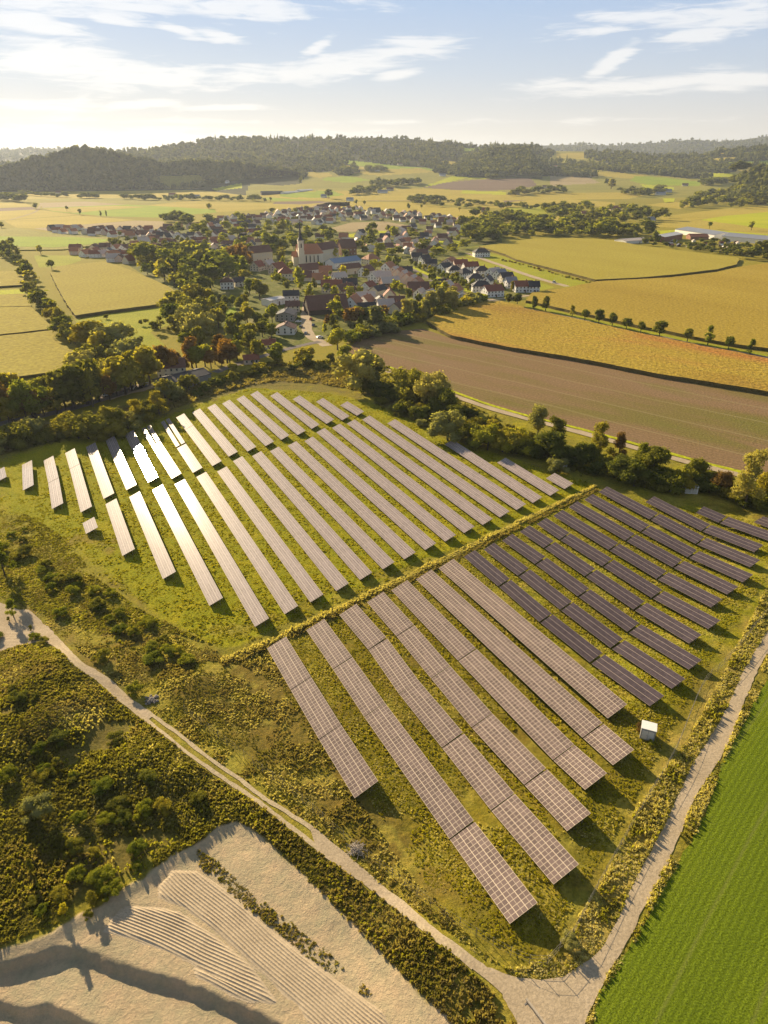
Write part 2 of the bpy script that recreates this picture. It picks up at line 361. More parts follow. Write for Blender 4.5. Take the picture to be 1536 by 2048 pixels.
# -- fields right of the village
sheet('stubble_field', [(690,700),(730,672),(790,662),(845,657),(900,676),(1010,699),(1180,727),(1300,752),(1420,772),(1560,796),(1600,975),(1536,955),(1420,926),(1337,904),(1158,857),(1049,828),(960,803),(860,775),(760,735)], M_plough, .03)
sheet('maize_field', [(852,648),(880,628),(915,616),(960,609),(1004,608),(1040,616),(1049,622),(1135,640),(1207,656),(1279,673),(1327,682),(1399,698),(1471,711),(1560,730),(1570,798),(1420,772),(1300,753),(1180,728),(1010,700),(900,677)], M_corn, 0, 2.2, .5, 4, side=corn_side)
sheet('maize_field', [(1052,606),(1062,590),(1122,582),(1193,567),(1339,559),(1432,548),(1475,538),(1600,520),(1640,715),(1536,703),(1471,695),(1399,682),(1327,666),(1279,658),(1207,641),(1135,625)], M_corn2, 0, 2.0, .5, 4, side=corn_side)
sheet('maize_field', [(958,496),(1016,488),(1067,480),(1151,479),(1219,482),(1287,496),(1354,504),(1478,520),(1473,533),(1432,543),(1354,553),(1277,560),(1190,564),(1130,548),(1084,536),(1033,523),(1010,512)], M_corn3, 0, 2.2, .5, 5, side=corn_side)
sheet('meadow', [(920,512),(958,500),(1010,514),(1084,538),(1150,556),(1186,567),(1140,578),(1060,552),(1000,528),(930,512)], M_mead, .03)
sheet('meadow', [(880,520),(930,515),(1000,532),(1050,552),(1110,575),(1075,582),(1020,560),(960,535)], M_mead, .035)
sheet('grass_verge', [(1050,614),(1080,618),(1135,633),(1207,649),(1327,674),(1399,690),(1536,716),(1536,709),(1399,684),(1327,668),(1207,643),(1135,627),(1055,606)], M_mead, .02)
# -- fields left
sheet('maize_field', [(101,550),(112,537),(206,527),(234,534),(294,558),(338,578),(377,604),(305,616),(217,627),(152,637),(135,615),(115,578)], M_cornL, 0, 2.2, .5, 4, side=corn_side)
sheet('maize_field', [(-60,620),(64,617),(108,662),(0,674),(-60,680)], M_cornL, 0, 1.6, .5, 4, side=corn_side)
sheet('maize_field', [(-60,684),(0,677),(108,665),(135,682),(160,702),(155,742),(60,756),(-60,775)], M_cornL, 0, 1.6, .5, 4, side=corn_side)
sheet('maize_field', [(-60,595),(50,590),(64,615),(-60,618)], M_cornL, .03, 1.2, .5, 5, side=corn_side)
sheet('green_field', [(-60,584),(47,578),(51,588),(-60,594)], M_bright, .05)
sheet('maize_field', [(-60,542),(34,546),(49,558),(47,573),(-60,580)], M_cornL, 0, 1.6, .5, 5, side=corn_side)
sheet('meadow', [(68,511),(160,511),(163,521),(125,533),(78,535)], M_mead, .05)
sheet('meadow', [(150,640),(217,629),(305,618),(372,606),(365,640),(300,665),(330,690),(290,735),(200,700),(160,660)], M_mead, .04)
sheet('meadow', [(445,622),(470,612),(478,640),(450,650)], M_green, .05)
sheet('green_field', [(-80,462),(30,457),(95,467),(162,474),(237,477),(234,487),(190,492),(125,501),(34,502),(24,486),(-80,484)], M_olive, .05, 1.2, .8, 12)
sheet('green_field', [(-80,474),(150,476),(225,481),(190,490),(110,497),(20,495),(-80,484)], M_green, .12, 1.25, .8, 12)
sheet('stubble_field', [(7,441),(156,431),(271,440),(71,457),(32,455)], M_gold, .06, 0, 1, 30)
sheet('stubble_field', [(68,457),(271,441),(328,443),(333,463),(281,458),(210,457),(98,462)], M_tan, .10, 0, 1, 30)
sheet('stubble_field', [(-80,426),(74,419),(156,430),(7,440),(-80,444)], M_gold, .06, 0, 1, 30)
sheet('ploughed_field', [(-80,419),(64,414),(74,419),(-80,426)], M_brown, .09, 0, 1, 30)
sheet('stubble_field', [(-80,408),(49,405),(64,413),(-80,419)], M_gold, .06, 0, 1, 30)
sheet('stubble_field', [(78,406),(169,403),(254,409),(85,416)], M_tan, .12, 0, 1, 30)
sheet('green_field', [(85,416),(254,409),(294,411),(430,419),(433,425),(311,435),(220,433),(156,428),(105,423)], M_green, .10, 0, 1, 30)
sheet('stubble_field', [(85,417),(230,412),(300,414),(200,421),(150,426),(105,422)], M_gold, .22, 0, 1, 30)
sheet('stubble_field', [(296,411),(372,402),(520,406),(700,404),(700,412),(520,420),(437,424)], M_gold, .07, 0, 1, 30)
sheet('olive_field', [(51,398),(237,396),(372,402),(294,410),(135,403)], M_olive, .05, 0, 1, 30)
sheet('stubble_field', [(-80,389),(20,385),(379,380),(520,384),(520,392),(237,396),(-80,400)], M_gold, .04, 0, 1, 30)
# -- fields beyond the village
sheet('stubble_field', [(645,461),(703,445),(771,443),(822,452),(825,460),(737,463),(659,464)], M_tan, .1, 0, 1, 20)
sheet('meadow', [(690,470),(737,462),(800,461),(770,468),(700,475)], M_bright, .15, 0, 1, 20)
sheet('stubble_field', [(480,420),(612,418),(660,403),(811,404),(1020,428),(1240,438),(1240,447),(1000,452),(930,436),(859,438),(795,426),(635,416)], M_gold, .07, 0, 1, 30)
sheet('ploughed_field', [(550,404),(640,402),(660,405),(600,409),(545,408)], M_brown, .12, 0, 1, 30)
sheet('green_field', [(520,396),(640,392),(700,397),(640,401),(550,402)], M_green, .13, 0, 1, 30)
sheet('ploughed_field', [(703,393),(750,390),(825,388),(825,402),(737,402)], M_brown, .12, 0, 1, 30)
sheet('stubble_field', [(830,402),(1100,396),(1230,405),(1230,412),(1040,420),(850,406)], M_gold, .13, 0, 1, 30)
sheet('ploughed_field', [(1000,398),(1090,391),(1130,393),(1010,405)], M_brown, .19, 0, 1, 30)
sheet('green_field', [(1010,416),(1095,412),(1130,428),(1010,440)], M_mead, .19, 0, 1, 30)
sheet('stubble_field', [(1318,434),(1440,418),(1600,408),(1600,422),(1440,436),(1330,444)], M_gold, .09, 0, 1, 30)
sheet('green_field', [(1370,445),(1450,432),(1600,418),(1600,462),(1440,458)], M_bright, .15, 0, 1, 30)
sheet('stubble_field', [(1310,444),(1400,440),(1600,466),(1600,486),(1400,458),(1300,454)], M_gold, .2, 0, 1, 30)
sheet('meadow', [(1310,462),(1400,458),(1600,474),(1600,482),(1375,462),(1320,472)], M_bright, .26, 0, 1, 30)
sheet('stubble_field', [(1290,410),(1340,404),(1400,406),(1360,418)], M_gold, .1, 0, 1, 30)
sheet('meadow', [(1325,396),(1350,388),(1348,405),(1330,406)], M_bright, .1, 0, 1, 30)
sheet('meadow', [(870,482),(905,480),(925,484),(905,492),(880,488)], M_bright, .1, 0, 1, 20)
sheet('village_ground', [(95,464),(330,452),(520,430),(640,412),(780,424),(940,444),(1000,470),(1010,500),(880,520),(1060,570),(1050,600),(960,610),(860,635),(700,672),(560,700),(440,700),(400,620),(240,520)], M_yard, .012, 0, 1, 20)
# green crop at the right edge
M_crop = field_mat('green_crop', [(.12,.17,.010), (.15,.20,.012), (.19,.225,.015)], .05, 3.5, angp((1193,2048), (1536,1480)), 8, .12, .95, (.06,.09,.006), .5, .5, 9, (.17,.19,.04))
sheet('green_field', [(1184,2048),(1195,1990),(1230,1935),(1268,1885),(1318,1790),(1358,1718),(1377,1695),(1419,1605),(1454,1510),(1488,1446),(1536,1355),(1600,1240),(2200,1500),(2200,2600),(1150,2600)], M_crop, .03, 0, .35, 1.5)
# ------------------------------------------------------------------ roads
M_grav = field_mat('pale_gravel', [(.36,.285,.19), (.43,.345,.235), (.48,.385,.27)], .12, 2.6, 0, 1, .06, finevar=.22)
M_rut = field_mat('gravel_ruts', [(.42,.34,.22), (.50,.41,.27)], .3, 2.6, 0, 1, .06, finevar=.25)
M_asph = field_mat('worn_asphalt', [(.17,.15,.14), (.22,.19,.17)], .1, 1.5, 0, 1, .02, finevar=.15)
Rr = spline([at0(*p) for p in TRACK_R[15:]], 4); Rl = spline([at0(*p) for p in TRACK_L[14:]], 4)
sheet('gravel_road', Rr+Rl[::-1], M_grav, .035, 0, .12, 1.0, world=True)
# two-rut farm track, with the grass strip of the ground between the ruts
c_r = [at0(*p) for p in TRACK_R]; c_l = [at0(*p) for p in TRACK_L]
def between(t, lo, hi):
    out = []
    for p in TRACK_R[lo:hi]:
        a = at0(*p); b = min((qq for qq in spline(c_l[:20], 6)), key=lambda s: math.dist(s, a)); out.append((a[0]+(b[0]-a[0])*t, a[1]+(b[1]-a[1])*t))
    return out
strip('track_rut', between(.17, 5, 21), .72, M_rut, .03, jit=.3, world=True)
strip('track_rut', between(.83, 5, 21), .75, M_rut, .034, jit=.3, world=True)
W = [at0(*p) for p in TRACK_R[:10]]; W2 = [at0(*p) for p in TRACK_L[:9]]
sheet('gravel_apron', spline(W, 3)+spline(W2, 3)[::-1], M_grav, .022, 0, .25, 1.2, world=True)
strip('field_track', [(760,735),(850,770),(957,809),(1048,836),(1158,864),(1337,914),(1422,936),(1536,964),(1600,980)], 4.0, M_grav, .07)
strip('grass_verge', [(775,733),(860,765),(960,803),(1049,830),(1158,857),(1337,906),(1422,929),(1536,957)], 2.2, M_bright, .09)
strip('country_lane', [(860,560),(930,590),(975,600),(1004,604),(1049,617),(1135,634),(1207,650),(1279,667),(1327,675),(1399,691),(1471,704),(1600,726)], 4.2, M_asph, .11)
strip('village_road', [(622,592),(616,605),(612,625),(613,650),(620,670),(640,683),(655,692)], 7, M_grav, .08)
strip('village_road', [(640,683),(600,692),(540,708),(470,730),(430,745)], 5, M_asph, .10)
strip('village_lane', [(818,535),(850,552),(880,565),(930,588),(975,602)], 5, M_asph, .09)
strip('grass_verge', [(822,533),(850,546),(890,562),(940,583)], 6, M_bright, .06)
strip('new_road', [(934,506),(960,516),(1000,530),(1060,552),(1135,573)], 7, M_grav, .09)
strip('new_road', [(975,600),(1050,592),(1100,584),(1150,574),(1200,566)], 5, M_grav, .10)
strip('new_road', [(870,512),(910,498),(950,494),(1000,488)], 4, M_mead, .09)
strip('country_road', [(-40,860),(0,848),(45,838),(100,828),(160,812),(230,790),(300,768)], 6, M_asph, .10)
strip('car_park', [(205,795),(250,783),(300,770)], 12, M_grav, .08)
strip('farm_road', [(20,440),(70,424),(80,412),(90,405)], 6, M_tan, .2)
strip('farm_road', [(600,425),(640,408),(670,402),(720,400)], 7, M_tan, .25)
# ------------------------------------------------------------------ the raked sand of the pit
M_sand = field_mat('raked_sand', [(.44,.355,.245), (.52,.42,.29)], .3, 3.0, 0, 1, .05, finevar=.15)
def raked(pts, a, b, fan=0):
    P = [at0(*p) for p in pts]; th = math.atan2(at0(*b)[1]-at0(*a)[1], at0(*b)[0]-at0(*a)[0])
    A = np.array(P); cx, cy = A.mean(0); co, si = math.cos(th), math.sin(th)
    l = (A[:, 0]-cx)*co+(A[:, 1]-cy)*si; t = -(A[:, 0]-cx)*si+(A[:, 1]-cy)*co
    ls = np.arange(l.min(), l.max(), .45); ts = np.arange(t.min(), t.max(), .075)
    LL, TT = np.meshgrid(ls, ts); x = cx+LL*co-TT*si; y = cy+LL*si+TT*co
    per = .44; ph = TT + fan*LL*TT*.01 + (fbm(LL*.25, TT*.25, 2.2, 5)-.5)*.35 + .12*np.sin(LL*.35)
    fade = sstep(sdist(P, x, y)/.8); h = (.5+.5*np.cos(2*np.pi*ph/per))**1.4*.12*fade*(.6+.7*vnoise(LL, TT, 2.5, 8))
    z = tz(x, y)+.05+h - (1-fade)*.12
    keep = (sdist(P, x, y) > -.1)
    i = np.arange(x.size).reshape(x.shape); k = keep[:-1,:-1] & keep[1:,1:] & keep[1:,:-1] & keep[:-1,1:]
    f = np.stack([i[:-1,:-1][k], i[:-1,1:][k], i[1:,1:][k], i[1:,:-1][k]], 1)
    o = link(bpy.data.objects.new('raked_sand', mesh_np('raked_sand', np.stack([x.ravel(), y.ravel(), z.ravel()], 1), f, M_sand))); tag(o, kind='structure')
Z7 = lambda x, y: (x/2, 1620+y/2)
raked([Z7(*p) for p in [(630,300),(690,235),(790,240),(900,310),(1000,400),(1100,490),(1300,640),(1536,800),(1580,900),(1250,900),(1190,790),(1040,650),(860,490),(740,400),(630,350)]], Z7(700,260), Z7(1330,800), .3)
raked([Z7(*p) for p in [(410,490),(440,430),(500,378),(620,385),(720,400),(850,490),(1000,610),(1115,770),(1090,780),(960,745),(860,690),(760,610),(560,530)]], Z7(450,440), Z7(1100,740), -.3)
raked([Z7(*p) for p in [(765,622),(830,640),(940,690),(1070,770),(1000,772),(900,735),(780,665)]], Z7(765,630), Z7(1060,770))
# ------------------------------------------------------------------ far hills: real ridges with their own distance
def hill(name, base, crest, D0, D1, matfn, mats, x0, x1, dx, ny, seed, bump=0, bx=None):
    xs = np.arange(x0, x1+1, dx); bx_, by_ = zip(*base); cx_, cy_ = zip(*crest)
    yb = np.interp(xs, bx_, by_); yc = np.interp(xs, cx_, cy_); T_ = np.linspace(0, 1, ny)
    def dist0(x):
        yb_ = np.interp(x, bx_, by_)
        if D0: return np.full(np.shape(x), float(D0))
        a = x-768.; bb = 1024.-yb_; return CAMH*np.hypot(a, F*CP+bb*SP)/-(bb*CP-F*SP)
    d0 = dist0(xs)
    v = []; pxy = []
    for t in T_:
        D = d0+(D1-d0)*t
        y = yb+(yc-yb)*t
        y = y + (fbm(xs, np.full(xs.shape, t*60), 40, seed)-.5)*bump*math.sin(math.pi*t)
        a = xs-768.; bb = 1024.-y; fx = a; fy = F*CP+bb*SP; fz = bb*CP-F*SP; h = np.hypot(fx, fy)
        v.append(np.stack([fx/h*D, fy/h*D, CAMH+fz/h*D], 1)); pxy.append(np.stack([xs, y], 1))
    back = v[-1].copy(); back[:, :2] *= 1.25; back[:, 2] = -5
    front = v[0].copy(); front[:, 2] = -5; v = [front]+v+[back]
    pxy = [pxy[0]]+pxy+[pxy[-1]]
    v = np.array(v); pxy = np.array(pxy); n, mth = v.shape[:2]
    i = np.arange(n*mth).reshape(n, mth); f = np.stack([i[:-1,:-1], i[:-1,1:], i[1:,1:], i[1:,:-1]], -1).reshape(-1, 4)
    pc = ((pxy[:-1,:-1]+pxy[1:,1:])/2).reshape(-1, 2); mi = matfn(pc[:, 0], pc[:, 1]) if matfn else np.zeros(len(f), int)
    o = link(bpy.data.objects.new(name, mesh_np(name, v.reshape(-1, 3), f, mats, mi, smooth=False))); tag(o, kind='structure')
    def where(x, y):
        b_ = np.interp(x, bx_, by_); c_ = np.interp(x, cx_, cy_); t = np.clip((b_-y)/(b_-c_+1e-6), 0, 1)
        dd0 = dist0(x)
        D = dd0+(D1-dd0)*t; a = x-768.; bb = 1024.-y; fy = F*CP+bb*SP; fz = bb*CP-F*SP; h = np.hypot(a, fy)
        return np.stack([a/h*D, fy/h*D, CAMH+fz/h*D], -1)
    return where, (lambda x: np.interp(x, bx_, by_)), (lambda x: np.interp(x, cx_, cy_))
M_wood = field_mat('wooded_slope', [(.035,.042,.018), (.06,.062,.025)], .01, .1, bump=0)
HM = [M_wood, M_gold, M_olive, M_green, M_brown, M_bright, M_tan]
FARF = []   # field patches on the far slopes: (material, polygon in photo pixels)
MEAD = [(495,378),(500,367),(560,371),(600,368),(617,346),(655,343),(700,330),(676,319),(720,324),(790,331),(860,336),(868,345),(900,348),(940,343),(985,337),(1020,345),(1100,342),(1092,326),(1115,300),(1168,300),(1180,318),(1230,330),(1250,340),(1400,358),(1450,350),(1470,340),(1536,330),(1600,330),(1600,420),(480,420)]
def P_(i, *a): FARF.append((i, [(a[k], a[k+1]) for k in range(0, len(a), 2)]))
FARF.append((2, MEAD))
P_(0,1095,345,1160,343,1200,352,1160,360,1100,356); 
P_(1,618,344,660,346,665,352,640,356,615,352); P_(3,655,355,700,352,740,360,700,366,640,360); P_(3,676,318,712,322,800,332,880,338,850,342,780,338,700,330)
P_(1,690,330,740,336,800,345,760,352,700,345); P_(1,720,340,840,336,870,344,780,350); P_(5,850,372,905,352,975,340,985,338,960,350,880,368,860,377)
P_(4,845,375,893,365,960,359,1060,355,1075,372,1020,380,940,382); P_(1,780,378,845,376,925,381,920,388,790,386); P_(5,923,381,1011,384,1010,389,921,388)
P_(5,960,340,985,338,1020,350,1000,356,935,358); P_(1,870,320,912,323,908,333,885,328); P_(3,922,297,960,295,970,300,930,303)
P_(1,1110,306,1168,306,1168,318,1112,316); P_(2,1115,316,1230,328,1200,332,1120,322); P_(1,1180,340,1300,350,1260,358,1180,350); P_(6,1100,352,1180,355,1200,366,1100,372)
P_(3,1270,352,1330,355,1402,364,1400,372,1300,370,1260,362); P_(5,1280,368,1345,374,1350,380,1290,376); P_(5,1395,345,1480,348,1485,354,1395,354)
P_(1,1420,335,1536,334,1600,338,1600,345,1430,344); P_(1,1010,390,1180,380,1290,390,1230,404,1010,402); P_(2,1100,372,1230,374,1250,384,1120,386)
P_(5,423,378,484,366,486,376,430,381); P_(2,400,362,432,358,425,366,405,370); P_(1,500,392,640,380,900,386,1100,392,1100,420,500,420); P_(3,560,388,660,380,690,390,640,396,560,394)
P_(0,1170,299,1233,303,1276,315,1346,326,1393,350,1385,358,1260,345,1240,335,1229,328,1170,316); P_(0,1095,330,1120,326,1186,328,1250,338,1250,347,1186,338,1120,336)
P_(0,1393,330,1471,332,1471,344,1397,344); P_(0,1050,345,1100,342,1110,352,1060,352); P_(0,700,337,716,336,722,344,704,346); P_(0,672,340,690,337,712,343,700,352,676,351)
P_(1,1390,306,1440,304,1452,308,1402,311); P_(3,1485,305,1536,302,1600,302,1600,309,1492,311); P_(1,1410,318,1470,314,1480,319,1420,322); P_(3,1440,325,1536,321,1600,322,1600,330,1450,331); P_(2,1340,318,1380,316,1385,320,1345,321)
P_(2,310,352,400,350,420,372,380,378,330,376)
def far_mat(x, y):
    mi = np.zeros(len(x), int)
    for i, poly in FARF: mi[pip(poly, x, y)] = i
    return mi
H_far = hill('far_ridge', [(-500,322),(2000,322)], [(-500,300),(0,299),(119,297),(169,300),(210,304),(330,309),(700,300),(957,293),(1084,291),(1151,289),(1233,291),(1307,286),(1395,279),(1429,284),(1476,281),(1536,272),(1700,268),(2000,290)], 6500, 8500, None, [M_wood], -500, 2000, 8, 10, 3, 3)
H_main = hill('wooded_hills', [(-500,386),(0,384),(400,380),(500,392),(620,401),(1020,402),(1100,400),(1400,396),(1536,378),(2000,372)],
    [(-500,322),(-100,335),(0,330),(30,331),(68,320),(95,314),(152,304),(190,303),(237,306),(271,304),(318,297),(359,291),(406,284),(443,277),(480,275),(520,279),(568,279),(669,277),(754,275),(822,278),(906,286),(957,293),(1050,293),(1100,302),(1170,303),(1240,306),(1330,312),(1400,312),(1440,302),(1536,292),(2000,285)],
    None, 4300, far_mat, HM, -500, 2000, 4, 70, 5, 0)
# layers standing in front
H_left = hill('wooded_hills', [(-500,384),(0,383),(200,381),(380,379),(500,377),(590,372),(615,360)], [(-500,345),(0,345),(40,330),(68,318),(152,306),(237,309),(330,330),(430,332),(520,338),(590,343),(615,352)], None, 2900, far_mat, HM, -500, 615, 5, 24, 9, 0)
H_mid = hill('wooded_hills', [(895,352),(950,352),(1085,350)], [(895,350),(930,318),(975,300),(1020,298),(1060,302),(1085,345)], 3000, 3500, None, [M_wood], 895, 1085, 5, 10, 13)
H_right = hill('wooded_hills', [(1455,405),(1536,412),(1900,415)], [(1455,400),(1480,358),(1510,345),(1536,340),(1900,320)], None, 2400, None, [M_wood], 1455, 1900, 5, 14, 15)
def at_any(x, y, h=0.0):
    if y < H_right[1](x) and x > 1460: p = H_right[0](np.array([x*1.]), np.array([y*1.]))[0]; return (p[0], p[1], p[2]+h)
    if y < H_main[1](x):
        p = H_main[0](np.array([x*1.]), np.array([y*1.]))[0]; return (p[0], p[1], p[2]+h)
    return at(x, y, h)
# ------------------------------------------------------------------ foliage
def blob_pts(k): 
    d = rng.normal(size=(k, 3)); return d/np.linalg.norm(d, axis=1)[:, None]
def leaves(cen, out, size, spread=.8):
    """one quad per centre, loosely facing out"""
    n = len(cen); nrm = out+spread*rng.normal(size=(n, 3)); nrm /= np.linalg.norm(nrm, axis=1)[:, None]+1e-9
    t = np.cross(nrm, rng.normal(size=(n, 3))); t /= np.linalg.norm(t, axis=1)[:, None]+1e-9; b_ = np.cross(nrm, t)
    s = (size*rng.uniform(.6, 1.35, n))[:, None]
    v = np.stack([cen-t*s-b_*s*.6, cen+t*s-b_*s*.45, cen+t*s*.8+b_*s*.6, cen-t*s*.7+b_*s*.5], 1).reshape(-1, 3)
    return v, np.arange(4*n).reshape(n, 4)
ICO = None
def ico(sub=1):
    import bmesh
    bm = bmesh.new(); bmesh.ops.create_icosphere(bm, subdivisions=sub, radius=1); bm.verts.ensure_lookup_table()
    v = np.array([x.co[:] for x in bm.verts]); f = np.array([[q.index for q in p.verts] for p in bm.faces]); bm.free(); return v, f
IC1 = ico(1); IC2 = ico(2)
def crown_mesh(kind, nl, lod):
    """unit crown: total tree height 1, crown spread from z0 to 1; returns verts, faces"""
    r = random
    blobs = []
    if kind == 'round':
        for k in range(13 if lod != 'lo' else 7):
            a = r.uniform(0, 6.28); q = r.uniform(0, .23); z = r.uniform(.36, .84); w = q*math.sin(math.pi*min(1, max(.15, (z-.15)/.8)))*1.15
            blobs.append((w*math.cos(a), w*math.sin(a), z, r.uniform(.13, .2)*(1 if z < .75 else .8)*(1 if lod != 'lo' else 1.15)))
    elif kind == 'tall':
        for k in range(14):
            z = .25+.66*k/13; a = r.uniform(0, 6.28); q = r.uniform(.02, .09); blobs.append((q*math.cos(a), q*math.sin(a), z, r.uniform(.10, .15)*(1.15-.7*abs(z-.5))))
    elif kind == 'willow':
        for k in range(17 if lod != 'lo' else 9):
            a = r.uniform(0, 6.28); q = r.uniform(.08, .42); z = r.uniform(.25, .85)-q*.35; blobs.append((q*math.cos(a), q*math.sin(a), max(.2, z), r.uniform(.12, .2)))
    elif kind == 'loose':
        for k in range(18):
            a = r.uniform(0, 6.28); z = r.uniform(.2, .93); q = r.uniform(.03, .30)*(1.2-z); blobs.append((q*math.cos(a), q*math.sin(a), z, r.uniform(.06, .13)))
    elif kind == 'shrub':
        for k in range(12):
            a = r.uniform(0, 6.28); q = r.uniform(.05, .5); z = r.uniform(.2, .8)*(1-.5*q); blobs.append((q*math.cos(a), q*math.sin(a), z, r.uniform(.16, .27)))
    elif kind == 'fir':
        for k in range(12):
            z = .12+.82*k/12; blobs.append((0, 0, z, .20*(1.05-z)+.015))
    B = np.array(blobs); wgt = B[:, 3]**2; wgt /= wgt.sum()
    ch = rng.choice(len(B), nl, p=wgt); d = blob_pts(nl); rad = rng.uniform(.72, 1.12, nl)**.8
    lobes = 1+.22*np.sin(d[:, 0]*7+ch)*np.sin(d[:, 1]*6+ch*2)
    cen = B[ch, :3]+d*(B[ch, 3]*rad*lobes)[:, None]*np.array([1, 1, .92])
    ctr = B[:, :3].mean(0); g = cen-ctr; g /= np.linalg.norm(g, axis=1)[:, None]+1e-9
    size = {'hi': .020, 'mid': .034, 'lo': .075}[lod]
    if kind in ('loose',): size *= .8
    if kind == 'shrub': size *= 1.9
    v, f = leaves(cen, d*.7+g*.6, np.full(nl, size), .75)
    iv, if_ = IC2 if lod != 'lo' else IC1; vs = [v]; fs = []; o = len(v)
    core = .74 if kind != 'loose' else .5
    for i, bl in enumerate(B):
        q = iv*(bl[3]*core*(1+.22*rng.normal(size=(len(iv), 1))*.6)); vs.append(q+bl[:3]); fs.append(if_+o); o += len(iv)
    return np.concatenate(vs), [f, np.concatenate(fs)], B
def trunk_mesh(B, r0=.022):
    m = MB(); m.bar((0, 0, -.03), (.005, .004, .3), r0*1.25, 7, 0, r0*.85); m.bar((.005, .004, .29), (-.004, .004, .62), r0*.8, 6, 0, r0*.35)
    for bl in B[::3]: z0 = min(.5, max(.22, bl[2]-.2)); m.bar((0, 0, z0), (bl[0]*.85, bl[1]*.85, bl[2]), r0*.42, 4, 0, r0*.12)
    return m
PROTO = {}
def proto(kind, leaf, lod, var):
    k = (kind, lod, var)
    if k not in PROTO:
        st = random.getstate(); nl = {'hi': 3400, 'mid': 1000, 'lo': 110}[lod]
        if kind == 'fir': nl = int(nl*.8)
        v, f, B = crown_mesh(kind, nl, lod); PROTO[k] = (v, f, B, {})
    v, f, B, d = PROTO[k]
    if leaf not in d:
        if lod == 'lo':                                   # far tree: one small mesh, trunk and crown together
            t = trunk_mesh(B[:3]); tv = np.array(t.v); tf = np.array([q for q in t.f if len(q) == 4])
            me = mesh_np('far_tree', np.concatenate([v, tv]), [f[0], f[1], tf+len(v)], [LEAF[leaf], BARK], [0]*(len(f[0])+len(f[1]))+[1]*len(tf)); d[leaf] = (me, None)
        else: d[leaf] = (mesh_np('crown', v, f, LEAF[leaf]), d.get('trunk') or trunk_mesh(B).mesh('trunk', BARK)); d['trunk'] = d[leaf][1]
    return d[leaf]
GROUPS = {}   # label bookkeeping: description -> list of (x, object)
NAME = {'round': 'broadleaf_tree', 'tall': 'tall_tree', 'willow': 'willow_tree', 'loose': 'young_tree', 'shrub': 'shrub', 'fir': 'conifer_tree'}
LWORD = {'green': 'green', 'dark': 'dark green', 'yellow': 'yellow-green', 'rust': 'rust-brown', 'silver': 'silvery green', 'olive': 'olive green', 'fir': 'dark green', 'forest': 'dark'}
KWORD = {'round': 'round broadleaf tree', 'tall': 'tall narrow tree', 'willow': 'spreading willow', 'loose': 'loose young tree', 'shrub': 'bushy shrub', 'fir': 'pointed conifer'}
NT = [0]
REQ = []; JUN = {'x': 0}
def tree(kind, leaf, px, py, h, place, group, w=1.0, label=None, h3=None):
    REQ.append([kind, leaf, px, py, h, place, group, w, label])
def grow(r):
    kind, leaf, px, py, h, place, group, w, label = r
    p = at_any(px, py); D = math.hypot(p[0], p[1]); NT[0] += 1
    lod = 'hi' if D < 320 else 'mid' if D < 620 else 'lo'
    var = NT[0] % (4 if lod != 'lo' else 5); cm, tm = proto(kind, leaf, lod, var)
    s = (h*w*random.uniform(.9, 1.15), h*w*random.uniform(.9, 1.15), h*random.uniform(.9, 1.1)); rz = random.uniform(0, 6.28); nm = NAME[kind]
    if lod == 'lo': o = inst(nm, cm, None, p, rz, s)
    else:
        o = empty(nm, p, rz, s); inst('crown', cm, o); inst('trunk', tm, o)
    tag(o, label, 'shrub' if kind == 'shrub' else 'tree', group); return o
def finish_trees():
    by = {}
    for r in REQ:
        p = at_any(r[2], r[3]); r.append(p); r.append(r[4]*r[7]/math.hypot(p[0], p[1]))
        by.setdefault(NAME[r[0]], {}).setdefault(r[8] and 'single' or r[5], []).append(r)
    rest = []; keep = {}
    for nm, pl in by.items():
        n = 0; order = sorted(pl.items(), key=lambda kv: -1e9 if kv[0] == 'single' else -sum(r[10] for r in kv[1])/len(kv[1]))
        for k, L_ in order:
            if n+len(L_) <= 300 or k == 'single':
                n += len(L_)
                for r in L_:
                    o = grow(r[:9])
                    if not r[8]: keep.setdefault(r[5], []).append((r[2], r, o))
            else: rest += L_
    for place, L_ in keep.items():
        L_.sort(key=lambda t: t[0])
        for i, (x, r, o) in enumerate(L_):
            lb = f'{nth(i+1)} tree from the left {place}, {LWORD[r[1]]}'
            o['label'] = lb if len(lb.split()) <= 16 else f'{nth(i+1)} tree from left {place}'
    for leaf in sorted({r[1] for r in rest}):
        vs = []; f4 = []; f3 = []; o = 0
        for r in rest:
            if r[1] != leaf: continue
            proto(r[0], leaf, 'lo', NT[0] % 5); v, f, B, d = PROTO[(r[0], 'lo', NT[0] % 5)]; NT[0] += 1; h, w = r[4]*random.uniform(.9, 1.1), r[7]; a = random.uniform(0, 6.28)
            R_ = np.array([[math.cos(a), math.sin(a), 0], [-math.sin(a), math.cos(a), 0], [0, 0, 1]]); q = (v*np.array([h*w, h*w, h]))@R_+np.array(r[9])
            vs.append(q); f4.append(f[0]+o); f3.append(f[1]+o); o += len(v)
        ob = link(bpy.data.objects.new('distant_trees', mesh_np('distant_trees', np.concatenate(vs), [np.concatenate(f4), np.concatenate(f3)], LEAF[leaf])))
        tag(ob, f'{LWORD[leaf]} tree crowns massed in hedges, gardens and woods beyond the village', 'trees', kind='stuff')
    print('tree objects', sum(len(v) for v in keep.values()), 'massed', len(rest))
def finish_labels():
    pl = {}
    for (desc, place), L_ in GROUPS.items():
        for x, o in L_: pl.setdefault(place, []).append((x, o, desc))
    for place, L_ in pl.items():
        L_.sort(key=lambda t: t[0])
        for i, (x, o, desc) in enumerate(L_): o['label'] = f'{desc}, {nth(i+1)} from the left {place}'
